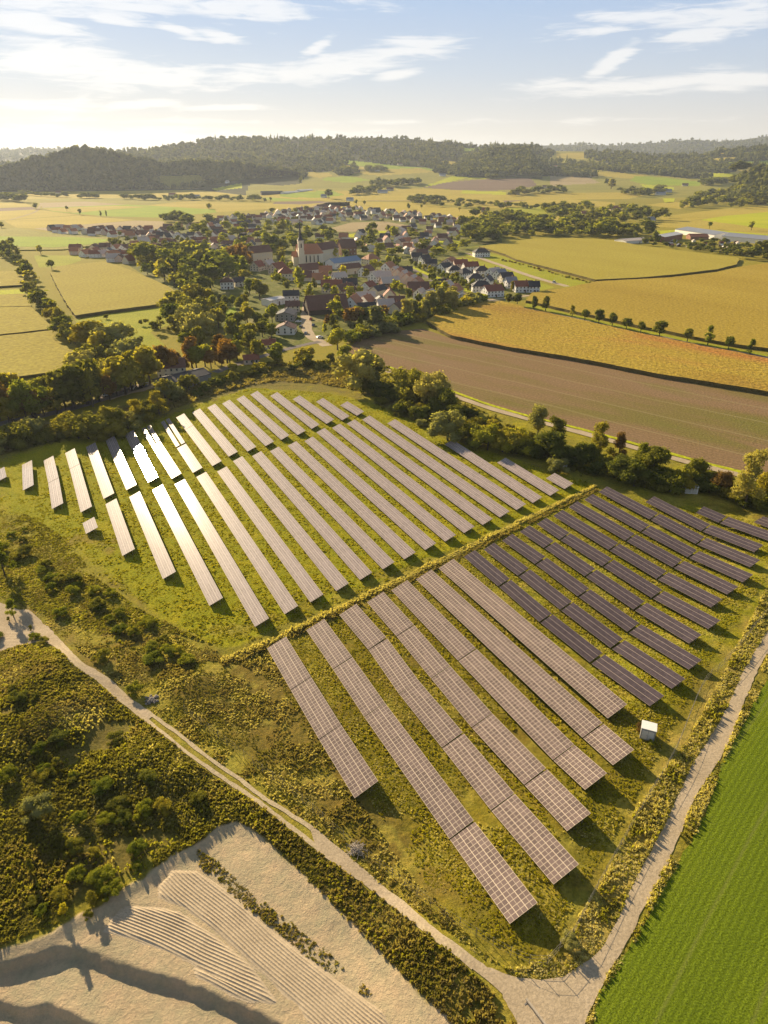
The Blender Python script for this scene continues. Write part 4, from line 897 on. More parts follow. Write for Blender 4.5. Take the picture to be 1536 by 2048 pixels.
def windows(root, L_, W_, e, r, panes=True, floors=None, sides=True, gap=2.6, sc=1.0):
    floors = floors or (2 if e > 4 else 1)
    def put(x, y, z, rz):
        o = inst('window', win_me(), root, (x, y, z), rz, sc)
        if panes: inst('pane', pane_me(), o)
    n = max(2, int(L_/gap))
    for fl in range(floors):
        z = 1.6*sc+fl*(e-.6)/floors
        for k in range(n):
            x = -L_/2+L_*(k+.5)/n
            for s in (-1, 1): put(x, s*(W_/2+.02), z, 0 if s < 0 else math.pi)
        if sides:
            for k in range(max(2, int(W_/3.2))):
                y = -W_/2+W_*(k+.5)/max(2, int(W_/3.2))
                for s in (-1, 1): put(s*(L_/2+.02), y, z, math.pi/2*s)
    if sides and r-e > 2.6 and W_ > 7:
        for s in (-1, 1): put(s*(L_/2+.02), 0, e+.9, math.pi/2*s)
HG = []
def house(px, py, L_, W_, e, r, ang, wl, rf, label=None, hip=False, detail=2, name='house', group=None, block=True, place=None, chim=True, wgap=2.6):
    p = at_any(px, py); root = empty(name, p, R(ang)); hp = hip
    inst('wall', wall_me(L_, W_, e, r, WALLC[wl], hp), root); rr = inst('roof', roof_me(L_, W_, e, r, ROOFC[rf], hp), root)
    if chim and detail: inst('chimney', chim_me(), rr, (L_*.18, W_*.08, r-.1))
    if detail >= 1: windows(root, L_, W_, e, r, panes=detail >= 2, gap=wgap)
    if detail >= 2: inst('door', door_me(), root, (L_*.02+.6, -W_/2-.03, 0))
    tag(root, label, {'house': 'house'}.get(name, name.replace('_', ' ')), group)
    if not label: GROUPS.setdefault((f'{WW[wl]} {name.replace(chr(95), chr(32))} with {RW[rf]} roof', place), []).append((px, root))
    if block:
        s_ = 1365/(math.hypot(p[0], p[1])+1); BLOCK.append((px, py, L_*.5*s_+1, 4.5*s_*.6+1))
    return root
def long_house(a, b_, W_, e, r, wl, rf, label, name='building', detail=1, hip=False, group=None, windows_=True, chim=False, wgap=4):
    """ridge runs between the ground pixels a and b_"""
    A = at_any(*a); B = at_any(*b_); L_ = math.dist(A[:2], B[:2]); c = ((A[0]+B[0])/2, (A[1]+B[1])/2, (A[2]+B[2])/2)
    root = empty(name, c, math.atan2(B[1]-A[1], B[0]-A[0]))
    inst('wall', wall_me(L_, W_, e, r, WALLC[wl], hip), root); rr = inst('roof', roof_me(L_, W_, e, r, ROOFC[rf], hip), root)
    if windows_: windows(root, L_, W_, e, r, panes=False, sides=detail > 1, gap=wgap)
    if chim:
        for k in (-.3, .1, .35): inst('chimney', chim_me(), rr, (L_*k, W_*.08, r-.2))
    inst('door', door_me(), root, (L_*.1, -W_/2-.03, 0), 0, 1.3)
    tag(root, label, name.replace('_', ' '), group)
    s_ = 1365/math.hypot(c[0], c[1]); mx_, my_ = (a[0]+b_[0])/2, (a[1]+b_[1])/2
    BLOCK.append((mx_, my_, abs(b_[0]-a[0])/2+3, abs(b_[1]-a[1])/2+5*s_*.5)); return root
VH = 'houses of the village'
# landmark buildings, south to north
long_house((322,779),(408,757), 13, 4.0, 5.6, 'grey', 'dark', 'long low hall with dark solar covered roof beside the rust-brown trees', 'hall', windows_=False)
house(345,751, 14, 9, 5.6, 9, 14, 'cream', 'brown', 'cream farmhouse half hidden behind rust-brown trees next to the long hall', detail=2)
long_house((613,627),(691,622), 17, 4.2, 12.5, 'timber', 'brown', 'huge barn with dark red-brown roof beside the village road', 'barn', windows_=False)
house(707,620, 15, 10, 6.2, 11, 75, 'white', 'orange', 'white gabled farmhouse with sunlit orange roof at the end of the huge barn')
long_house((716,625),(750,623), 9, 3.4, 7.0, 'cream', 'dark', 'low outbuilding with black roof right of the white farmhouse', 'outbuilding')
house(583,604, 12, 10, 6, 9, 8, 'white', 'dark', 'white modern house with big gable west of the village road', hip=False)
long_house((532,612),(562,606), 10, 4.6, 5.4, 'white', 'white', 'long white flat workshop west of the village road', 'workshop')
house(573,638, 16, 13, 4.5, 6.4, 88, 'grey', 'dark', 'wide building covered by black solar roof beside the road')
house(586,622, 10, 9, 4.6, 7.4, 8, 'cream', 'brown', 'small brown roofed house between the white house and the road')
house(573,666, 11, 12, 4.2, 6.6, 88, 'white', 'brown', 'house with dark roof and white verge at the road end')
house(536,696, 9, 7, 3.2, 5.2, 15, 'cream', 'red', 'small red roofed hut in the gardens left of the road fork', name='hut')
house(503,726, 8, 6, 3, 4.8, 15, 'pink', 'red', 'small red roofed shed among bushes by the asphalt road', name='shed')
house(664,585, 17, 10, 6.2, 10.5, 2, 'cream', 'red', 'cream house with red roof and central gable behind the huge barn')
house(690,592, 15, 11, 5.5, 10, 40, 'cream', 'brown', 'cream gabled house right behind the huge barn')
house(699,578, 13, 9, 5, 9, 5, 'pink', 'dark', 'house with dark roof right of the cream gabled pair')
house(678,563, 13, 9, 4.6, 8.4, 30, 'white', 'pale', 'white house with pale roof south of the blue roofed hall')
house(455,577, 11, 10, 6.4, 9.6, 10, 'white', 'brown', 'white villa with brown hipped roof among dark trees left of the village', hip=True)
house(478,572, 10, 8, 4.5, 7.6, 30, 'cream', 'dark', 'dark roofed house right of the white villa')
house(573,560, 15, 12, 7, 11.5, 10, 'cream', 'red', 'cream house with red hipped roof below the church', hip=True)
house(516,541, 14, 10, 5, 9.4, 70, 'cream', 'red', 'red roofed gabled house left below the church')
house(537,538, 13, 10, 5, 9, 70, 'cream', 'pale', 'pale roofed gabled house left below the church')
house(556,546, 16, 11, 5.4, 10, 60, 'pink', 'red', 'large house with red gables left below the church')
long_house((599,549),(636,545), 11, 4.5, 9.6, 'white', 'brown', 'long brown roofed house with white stepped gable in front of the church')
long_house((660,537),(713,530), 15, 6, 9.6, 'white', 'blue', 'long hall with light blue metal roof right of the church', 'hall')
long_house((682,549),(718,545), 11, 6, 9.5, 'cream', 'brown', 'brown roofed house in front of the blue roofed hall')
long_house((630,525),(668,518), 14, 13, 19, 'cream', 'brown', 'tall cream abbey wing with dark roof right of the church', 'abbey wing'.replace(' ', '_'), wgap=3.4, chim=True)
long_house((678,510),(708,508), 14, 9, 17, 'brick', 'brown', 'big brown roofed building hidden by trees right of the abbey wing')
long_house((500,524),(539,520), 14, 10, 16, 'cream', 'brown', 'long cream building with brown roof behind the bare trees left of the church', wgap=3.4)
house(742,528, 16, 12, 6, 10.5, 40, 'cream', 'orange', 'large house with orange roof right of the blue roofed hall', hip=True)
house(733,552, 15, 10, 5.6, 9.8, 60, 'white', 'brown', 'white gabled house with brown roof, foot of the blue roofed hall')
house(753,563, 14, 10, 5.2, 9.4, 55, 'white', 'pale', 'white house with pale roof in the second row from the hall')
house(777,546, 13, 10, 6.4, 10.4, 60, 'white', 'orange', 'bright white gabled house with orange roof above the terrace row')
house(790,551, 9, 9, 5, 8.6, 60, 'pink', 'pale', 'small pale roofed house right of the bright white gabled house')
for k, (a, b_) in enumerate([(799,557),(808,562),(817,567),(826,572),(835,577)]): house(a, b_, 9, 10, 5.4, 9.6, 62, 'pink', ['orange', 'pale', 'orange', 'pale', 'orange'][k], f'{nth(k+1)} terrace house from the top of the sunlit terrace row', detail=1, group='terrace houses')
house(836,588, 17, 13, 5, 10, 5, 'brick', 'brown', 'brick house with large brown roof at the foot of the terrace row')
house(779,575, 16, 12, 5, 9.5, 20, 'brick', 'pale', 'brown gabled house with pale roof left of the terrace row')
house(768,562, 12, 9, 5, 9, 25, 'white', 'pale', 'white house with pale roof behind the brown gabled house')
house(840,598, 9, 8, 5, 8.4, 60, 'white', 'pale', 'small white house below the brick house')
house(858,604, 13, 10, 5.4, 9.6, 62, 'white', 'pale', 'white gabled house with pale roof above the willow hedge')
house(893,586, 13, 10, 6, 10, 62, 'white', 'pale', 'white house with pale roof by the lane avenue')
house(909,594, 13, 10, 6, 10, 62, 'white', 'orange', 'white gabled house with orange roof by the lane avenue')
house(882,578, 11, 9, 4.6, 8.6, 8, 'timber', 'dark', 'dark roofed house behind the two white lane houses')
house(810,547, 14, 8, 3.5, 6.8, 2, 'grey', 'dark', 'low building with bluish black roof behind the terrace row')
NE = [(849,527,11,9,'white','dark',30),(833,522,11,8,'grey','dark',5),(861,536,12,8,'grey','dark',5),(900,533,14,13,'pink','orange',60),(889,544,12,10,'white','dark',40),(908,550,13,10,'white','dark',8),(920,537,14,10,'pink','red',10),(940,542,15,10,'white','red',15),(927,556,13,10,'white','dark',40),(963,551,14,11,'white','dark',5),(987,555,13,11,'white','pale',40),(950,567,14,11,'white','dark',5),(962,583,16,10,'white','dark',2),(984,592,15,12,'white','red',20),(1000,558,11,8,'white','grey',40),(1011,565,12,9,'cream','dark',20),(975,572,9,8,'white','dark',60),(962,513,18,11,'white','dark',10),(1020,575,10,8,'white','grey',20),(1045,583,15,10,'white','red',5),(1066,584,9,7,'white','dark',5)]
for a, b_, L_, W_, wl, rf, an in NE: house(a, b_, L_, W_, 5.4, 9.0, an, wl, rf, None, hip=rf == 'dark' and L_ > 12, group='houses of the new estate', place='in the new estate', detail=2)
# farther houses, filled by district
def district(poly, n, place, md=6.5, angs=(5, 95, 60), sz=1.0):
    xs = [p[0] for p in poly]; ys = [p[1] for p in poly]; pts = []; tr = 0
    while len(pts) < n and tr < 6000:
        tr += 1; x = random.uniform(min(xs), max(xs)); y = random.uniform(min(ys), max(ys)); s_ = (y-318)/230.
        if not pip(poly, [x], [y])[0] or blocked(x, y): continue
        if any(abs(x-a)/(md*(.5+s_)) < 1 and abs(y-b_)/(md*.42*(.35+s_*1.3)) < 1 for a, b_ in pts): continue
        pts.append((x, y)); wl = random.choice(['white']*5+['cream']*3+['pink']); rf = random.choice(['brown', 'brown', 'red', 'dark', 'pale', 'brown', 'orange'])
        L_ = random.choice([10, 12, 14])*sz; W_ = random.choice([8.5, 9.5])*sz
        HQ.append((y, dict(px=x, py=y, L_=L_, W_=W_, e=random.choice([3.8, 4.6]), r=random.choice([7.8, 8.6]), ang=random.choice(angs)+random.uniform(-12, 12), wl=wl, rf=rf, place=place)))
        p = at_any(x, y); s2 = 1365/(math.hypot(p[0], p[1])+1); BLOCK.append((x, y, L_*.5*s2+1, 4.5*s2*.6+1))
HQ = []
VF = [('far', [(520,430),(640,414),(700,417),(770,424),(850,430),(925,440),(930,452),(860,450),(700,440),(640,450),(560,452),(520,445)], 120, 'in the far quarter'),
 ('nw', [(98,458),(160,458),(330,462),(350,478),(240,476),(110,467)], 38, 'in the far left row'),
 ('w', [(250,482),(330,478),(420,470),(520,456),(530,500),(430,515),(330,505),(250,500)], 48, 'in the western quarter'),
 ('sw', [(125,505),(165,500),(250,496),(262,508),(262,528),(240,530),(160,512)], 19, 'left of the dark wood'),
 ('e', [(830,450),(935,455),(940,480),(870,500),(780,485),(800,460)], 28, 'in the eastern quarter'),
 ('n', [(420,440),(520,432),(520,452),(430,466),(330,458)], 32, 'in the northwest quarter'),
 ('c', [(640,470),(780,470),(870,500),(880,520),(800,520),(720,500),(640,480)], 25, 'behind the blue hall'),
 ('s', [(590,560),(660,545),(740,580),(800,600),(800,625),(760,630),(700,600),(650,575)], 12, 'around the huge barn'),
 ('g', [(1090,486),(1000,470),(1040,455),(1180,470)], 0, '')]
for _, poly, n, place in VF: district(poly, n, place)
def settle():
    HQ.sort(key=lambda t: -t[0]); n0 = 299-sum(1 for o in COL.objects if o.name.split('.')[0] == 'house' and not o.parent)
    for y, k in HQ[:n0]: house(k['px'], k['py'], k['L_'], k['W_'], k['e'], k['r'], k['ang'], k['wl'], k['rf'], None, detail=1 if y > 480 else 0, group=VH, place=k['place'], block=False, wgap=4)
    parts = {}
    for y, k in HQ[n0:]:
        p = at_any(k['px'], k['py']); a = R(k['ang']); M_ = np.array([[math.cos(a), math.sin(a), 0], [-math.sin(a), math.cos(a), 0], [0, 0, 1]])
        for me in (wall_me(k['L_'], k['W_'], k['e'], k['r'], WALLC[k['wl']], False), roof_me(k['L_'], k['W_'], k['e'], k['r'], ROOFC[k['rf']], False)):
            co = np.array([q.co[:] for q in me.vertices])@M_+np.array(p); parts.setdefault(me.materials[0].name, []).append((co, [tuple(q.vertices) for q in me.polygons]))
    V_ = []; F_ = []; I_ = []; mats = []
    for i, (nm, L2) in enumerate(parts.items()):
        mats.append(bpy.data.materials[nm])
        for co, fs in L2:
            b0 = len(V_); V_ += [tuple(c_) for c_ in co]; F_ += [tuple(q+b0 for q in f_) for f_ in fs]; I_ += [i]*len(fs)
    if V_:
        me = bpy.data.meshes.new('distant_houses'); me.from_pydata(V_, [], F_); me.polygons.foreach_set('material_index', I_)
        for m_ in mats: me.materials.append(m_)
        tag(link(bpy.data.objects.new('distant_houses', me)), 'crowded small houses of the far village quarter, white walls and red-brown roofs', 'houses', kind='stuff')
    print('houses massed', max(0, len(HQ)-n0))
for x, y, L_, wl, rf in [(648,395,16,'white','grey'),(765,386,30,'white','grey'),(780,381,22,'cream','brown'),(735,340,22,'cream','brown'),(755,342,20,'white','grey'),(800,330,20,'cream','brown'),(770,366,20,'white','brown'),(820,367,20,'cream','red'),(828,364,18,'white','grey'),(885,352,24,'white','grey'),(1112,335,22,'white','orange'),(1175,432,26,'cream','red'),(1250,416,30,'cream','red'),(1230,420,24,'pink','red'),(1320,390,30,'white','grey'),(1335,384,24,'white','grey'),(985,350,24,'white','grey'),(455,366,12,'white','pale'),(390,396,30,'white','grey'),(345,392,20,'cream','red'),(700,402,18,'white','grey'),(1370,372,20,'cream','brown'),(970,424,16,'grey','red'),(1300,444,14,'cream','grey'),(1090,376,20,'cream','brown'),(120,388,24,'cream','brown'),(1032,389,18,'cream','grey')]:
    house(x, y, L_, 12, 4.5, 9, random.uniform(-25, 25), wl, rf, None, detail=0, group='scattered farms', place='among the valley farms')
long_house((522,390),(565,387), 22, 5, 9, 'timber', 'dark', 'long dark barn in the plain before the wooded hills', 'barn', windows_=False)
for k, (a, b_) in enumerate([((566,388),(595,384)), ((596,384),(622,380))]): long_house(a, b_, 20, 2.5, 5, 'white', 'white', f'white glasshouse row, {("left","right")[k]} half, before the wooded hills', 'glasshouse', windows_=False)
long_house((1240,487),(1285,484), 22, 4, 6, 'white', 'pale', 'low hall with pale roof at the edge of the maize field', 'hall', windows_=False)
long_house((1313,484),(1350,477), 20, 7, 9, 'brick', 'white', 'white roofed hall with brick base by the allotments', 'hall', windows_=False)
long_house((1376,478),(1412,478), 16, 4, 7, 'brick', 'red', 'low building with dull red roof beside the long greenhouses', 'building', windows_=False)
long_house((1372,466),(1452,478), 40, 6, 9, 'white', 'grey', 'left long grey roofed hall at the right edge of the plain', 'hall', windows_=False)
long_house((1458,479),(1600,492), 40, 6, 9, 'white', 'grey', 'right long grey roofed hall cut by the picture edge', 'hall', windows_=False)
# -- church: nave with choir, tower with slim spire
cx, cy, cz = at(612, 530); ch = empty('church', (cx, cy, cz), R(18))
m = MB(); m.box(-9, 13, -7, 7, -1, 12); 
for k in range(5):
    a0, a1 = -math.pi/2+math.pi*k/5, -math.pi/2+math.pi*(k+1)/5
    m.face([(13+6*math.cos(a0), 7*math.sin(a0), -1), (13+6*math.cos(a1), 7*math.sin(a1), -1), (13+6*math.cos(a1), 7*math.sin(a1), 12), (13+6*math.cos(a0), 7*math.sin(a0), 12)])
m.face([(-9,-7,12),(-9,7,12),(-9,0,20.5)][::-1]); m.box(-14, -9, -5, 5, -1, 9)
m.obj('wall', WALLC['cream'], ch)
m = MB(); m.face([(-9.6,-7.7,11.6),(13,-7.7,11.6),(13,0,21),(-9.6,0,21)]); m.face([(13,7.7,11.6),(-9.6,7.7,11.6),(-9.6,0,21),(13,0,21)])
for k in range(5):
    a0, a1 = -math.pi/2+math.pi*k/5, -math.pi/2+math.pi*(k+1)/5; m.face([(13+6.6*math.cos(a0), 7.7*math.sin(a0), 11.6), (13+6.6*math.cos(a1), 7.7*math.sin(a1), 11.6), (13, 0, 21)])
m.face([(-14.4,-5.4,8.8),(-9,-5.4,8.8),(-9,0,14),(-14.4,0,14)]); m.face([(-9,5.4,8.8),(-14.4,5.4,8.8),(-14.4,0,14),(-9,0,14)])
m.obj('roof', ROOFC['orange'], ch)
for k in range(5):
    m = MB(); m.box(-.6, .6, -.08, .05, 0, 6); m.box(-.35, .35, -.08, .05, 6, 6.9)
    o = m.obj('window', GLASS, ch, (-5+k*4.2, -7.03, 3.5))
tw = MB(); tw.box(-2.9, 2.9, -2.9, 2.9, -1, 15); tw.box(-3.1, 3.1, -3.1, 3.1, 15, 15.4); tw.box(-2.7, 2.7, -2.7, 2.7, 15.4, 25); tw.box(-3.1, 3.1, -3.1, 3.1, 25, 25.5)
t = tw.obj('tower', WALLC['cream'], ch, (-6.5, -9.0, 0))
for z in (18.5,):
    for s, x, y in ((0, 0, -2.75), (math.pi/2, 2.75, 0), (math.pi, 0, 2.75), (-math.pi/2, -2.75, 0)):
        m = MB(); m.box(-.7, .7, -.06, .05, 0, 3.6); m.box(-.45, .45, -.06, .05, 3.6, 4.3); o = m.obj('belfry_window', GLASS, t, (x, y, z)); o.rotation_euler = (0, 0, s)
sp_ = MB(); 
for k in range(8):
    a0, a1 = k*math.pi/4+.39, (k+1)*math.pi/4+.39; p = [(3.3, 25.5), (1.9, 28.5), (1.05, 33), (.12, 45)]
    for (r0, z0), (r1, z1) in zip(p[:-1], p[1:]): sp_.face([(r0*math.cos(a0), r0*math.sin(a0), z0), (r0*math.cos(a1), r0*math.sin(a1), z0), (r1*math.cos(a1), r1*math.sin(a1), z1), (r1*math.cos(a0), r1*math.sin(a0), z1)])
sp_.obj('spire', ROOFC['dark'], t)
m = MB(); m.bar((0, 0, 44.6), (0, 0, 47.4), .09); m.bar((-.7, 0, 46.5), (.7, 0, 46.5), .09); m.obj('cross', GOLD, t)
tag(ch, 'cream church with slim pointed spire and orange roof in the village centre', 'church'); BLOCK.append((612,525,30,14))
# ------------------------------------------------------------------ small things in the solar field
def kiosk(name, px, py, sx, sy, sz, rz, wm, rm, label, cat, roof_over=.08):
    p = at(px, py); root = empty(name, p, R(rz)); m = MB(); m.box(-sx/2, sx/2, -sy/2, sy/2, -.2, sz); m.obj('wall', wm, root)
    m = MB(); m.box(-sx/2-roof_over, sx/2+roof_over, -sy/2-roof_over, sy/2+roof_over, sz, sz+.14); m.obj('roof', rm, root)
    for s in (-1, 1):
        m = MB(); m.box(-sx*.2, sx*.2, -.03, .02, .05, sz*.86); d = m.obj('door', FRAME, root, (s*sx*.215, -sy/2-.01, 0)); h = MB(); h.box(-.03, .03, -.08, -.03, sz*.4, sz*.5); h.obj('handle', ALU, d, (-s*sx*.14, 0, 0))
    m = MB()
    for k in range(6): m.box(-.45, .45, -.04, .0, .2+k*.09, .24+k*.09)
    o = m.obj('vent', ALU, root, (sx/2+.02, 0, sz*.45)); o.rotation_euler = (0, 0, math.pi/2)
    return tag(root, label, cat)
kiosk('transformer_kiosk', 1294, 1472, 2.6, 2.1, 2.5, -22, WALLC['grey'], WALLC['white'], 'white transformer box standing alone near the gravel road', 'transformer box')
kiosk('site_cabin', 1352, 981, 4.6, 2.3, 2.3, -12, WALLC['grey'], WALLC['white'], 'left pale site cabin by the hedge beyond the dark tables', 'cabin')
kiosk('site_cabin', 1381, 984, 4.0, 2.3, 2.4, -12, WALLC['white'], WALLC['white'], 'right white site cabin by the hedge beyond the dark tables', 'cabin')
kiosk('site_cabin', 1130, 930, 6.5, 2.5, 2.6, 55, WALLC['white'], WALLC['white'], 'white caravan-like cabin hidden behind the silvery bush near the hedge', 'cabin')
def fence(name, pts, label, gap=3.0):
    P = spline([at0(*p) for p in pts], 4); seg = [0]
    for i in range(1, len(P)): seg.append(seg[-1]+math.dist(P[i], P[i-1]))
    n = min(99, int(seg[-1]/gap)); q = []
    for k in range(n+1):
        t = seg[-1]*k/n; i = next((j for j in range(1, len(seg)) if seg[j] >= t-1e-6), len(seg)-1); a = (t-seg[i-1])/(seg[i]-seg[i-1]+1e-9)
        x = P[i-1][0]+(P[i][0]-P[i-1][0])*a; y = P[i-1][1]+(P[i][1]-P[i-1][1])*a; q.append((x, y, float(tz(np.array([x]), np.array([y]))[0])))
    root = empty(name, q[0]); o_ = Vector(q[0]); pm = MB(); pm.bar((0, 0, -.3), (0, 0, 2.0), .045, 5); pm = pm.mesh('post', ALU)
    w_ = MB()
    for a, b_ in zip(q[:-1], q[1:]):
        for h in (.3, 1.1, 1.9): w_.bar(Vector(a)-o_+Vector((0, 0, h)), Vector(b_)-o_+Vector((0, 0, h)), .018, 3)
    for a in q: inst('post', pm, root, tuple(Vector(a)-o_))
    w_.obj('wire', ALU, root); return tag(root, label, 'fence', 'wire fences round the solar field')
fence('wire_fence', [(1535,1224),(1447,1330),(1405,1372),(1352,1500),(1300,1590),(1268,1645),(1198,1770),(1140,1880),(1118,1900)], 'wire fence between the near solar tables and the gravel road')
fence('wire_fence', [(1118,1902),(1092,1930),(1063,1928),(1000,1900),(900,1840),(780,1750),(690,1680),(600,1600),(520,1540),(440,1478),(370,1425)], 'wire fence between the near solar tables and the farm track', 2.6)
# road barrier lying at the junction
p = at(1075, 2035); root = empty('road_barrier', p, R(122)); m = MB(); m.box(-2.2, 2.2, -.12, .12, .55, .8); m.obj('beam', plain('weathered_beam', (.42,.36,.28), .8), root)
for x in (-2.0, 2.0): m = MB(); m.box(-.07, .07, -.07, .07, 0, .75); m.box(-.08, .08, -.4, .4, 0, .08); m.obj('stand', ALU, root, (x, 0, 0))
tag(root, 'pale wooden barrier beam standing on the gravel junction', 'barrier')
# brush heap and stone heap
def heap(name, px, py, n, r, label, mat, stick=True):
    p = at(px, py); m = MB()
    for k in range(n):
        a = random.uniform(0, 6.28); q = random.uniform(0, r); z = random.uniform(.05, .7)*(1-q/r*.7); x, y = q*math.cos(a), q*math.sin(a)
        if stick: b_ = random.uniform(0, 6.28); l = random.uniform(.4, 1.0); m.bar((x-l*math.cos(b_), y-l*math.sin(b_), max(0, z-.15)), (x+l*math.cos(b_), y+l*math.sin(b_), z+random.uniform(0, .4)), .05, 4, 0, .02)
        else:
            s = random.uniform(.15, .4); iv, if_ = IC1; b0 = len(m.v)
            for f_ in if_: m.face([(x+iv[i][0]*s*random.uniform(.9, 1.1), y+iv[i][1]*s, z*.6+iv[i][2]*s*.7) for i in f_])
    o = m.obj(name, mat, None, p); return tag(o, label, name.replace('_', ' '))
heap('brush_pile', 710, 1700, 70, 1.3, 'heap of bleached branches in the grass near the farm track', plain('bleached_wood', (.42,.36,.30), .9))
heap('stone_heap', 303, 1400, 60, 1.5, 'small heap of grey rubble beside the farm track', plain('rubble', (.24,.21,.18), .9), False)
# -- cars
PAINT = {'white': plain('white_paint', (.7,.7,.7), .25, .02), 'silver': plain('silver_paint', (.4,.41,.43), .25, .03, metal=.5), 'black': plain('black_paint', (.02,.02,.022), .2, .05), 'blue': plain('blue_paint', (.04,.07,.18), .25, .05), 'red': plain('red_paint', (.35,.03,.025), .25, .05)}
TYRE = plain('tyre_rubber', (.02,.02,.02), .9); LAMP = plain('lamp_glass', (.6,.58,.5), .15)
def car(px, py, rz, col, label, van=False):
    p = at(px, py); root = empty('parked_car', (p[0], p[1], p[2]+.1), R(rz)); h = 1.0 if van else .0
    prof = [(-2.15,.35),(-2.2,.75),(-1.95,.95),(-1.7,1.0),(-1.2,1.42+h*.6),(.35,1.45+h*.6),(1.05,1.0+h*.15),(2.0,.88),(2.2,.65),(2.15,.35)]
    m = MB(); w_ = .86
    def side(s, pr): return [(x, s*(w_-(z-.8)*.18 if z > .8 else w_), z) for x, z in pr]
    A = side(-1, prof); B = side(1, prof); m.face(A); m.face(B[::-1])
    for i in range(len(prof)): j = (i+1) % len(prof); m.face([A[j], A[i], B[i], B[j]])
    m.obj('body', PAINT[col], root)
    m = MB()
    for s in (-1, 1): m.box(-1.25, .75, s*.80-.02, s*.80+.02, 1.03, 1.33+h*.5)
    m.face([(.42,-.68,1.42+h*.6),(.42,.68,1.42+h*.6),(1.07,.75,1.02+h*.15),(1.07,-.75,1.02+h*.15)][::-1]); m.face([(-1.22,-.68,1.43+h*.6),(-1.73,-.75,1.02),(-1.73,.75,1.02),(-1.22,.68,1.43+h*.6)][::-1])
    m.obj('windows', GLASS, root)
    for x in (-1.35, 1.38):
        for s in (-1, 1): m = MB(); m.bar((0, -.1, 0), (0, .1, 0), .32, 12); m.obj('wheel', TYRE, root, (x, s*.82, .32))
    for s in (-1, 1): m = MB(); m.box(-.03, .04, -.18, .18, -.07, .07); m.obj('headlight', LAMP, root, (2.17, s*.6, .68))
    return tag(root, label, 'car', 'parked cars')
for k, (x, y, rz, cl, vn, wd_) in enumerate([(266,778,95,'white',True,'white van parked in the car park below the autumn trees'),(251,786,100,'silver',False,'silver car parked left of the white van'),(283,775,95,'black',False,'black car parked right of the white van'),(294,771,95,'silver',False,'silver car at the right end of the car park'),(181,782,20,'white',True,'white vehicle half under the autumn trees'),(213,792,60,'white',False,'white car at the left end of the car park'),
    (597,645,0,'white',False,'white car parked left of the village road'),(602,655,80,'black',False,'black car parked beside the village road'),(627,652,85,'blue',False,'blue car on the right side of the village road'),(640,676,30,'white',False,'white car at the road fork'),(622,640,88,'red',False,'red car on the right side of the village road'),(700,624,10,'white',True,'white van parked in front of the white farmhouse'),(612,668,85,'silver',False,'silver car near the road fork'),(1108,566,40,'white',True,'white van at the end of the new road')]): car(x, y, rz, cl, wd_, vn)
# ------------------------------------------------------------------ trees and hedges
RB, DK, YL, RU, SV, OL = ('round','green'), ('round','dark'), ('round','yellow'), ('round','rust'), ('willow','silver'), ('round','olive')
for k, (x, y, h, kd, lf) in enumerate([(1016,609,10,'round','dark'),(1034,611,10,'round','dark'),(1068,619,9,'tall','dark'),(1091,622,11,'tall','olive'),(1144,633,8,'loose','olive'),(1169,641,9,'round','dark'),(1197,648,10,'round','dark'),(1224,653,10,'round','dark'),(1252,660,9,'round','dark'),(1281,666,7.5,'round','dark'),(1318,675,12.5,'round','dark'),(1374,683,9,'round','olive'),(1415,690,11,'loose','green'),(1456,699,8,'round','green'),(1500,708,9,'loose','green')]):
    tree(kd, lf, x, y, h, 'on the right country lane', 'trees along the country lane', 1.15, f'{nth(k+1)} roadside tree from the left between the two maize fields')
for k in range(14): t = k/13; tree('round', random.choice(['dark', 'green', 'olive']), 822+t*120, 533+t*47+(t*(1-t))*-6, 8, 'x', 'lane avenue', .95, f'{nth(k+1)} avenue tree from the far end beside the grassy village lane')
belt([('shrub','silver'),('shrub','olive'),('tall','silver'),('shrub','green')], [(702,680),(760,662),(800,645),(850,634),(905,620),(962,606)], 52, 12, 'in the long hedge above the stubble field', 'long hedge above the stubble field', 4, 5, 1.3)
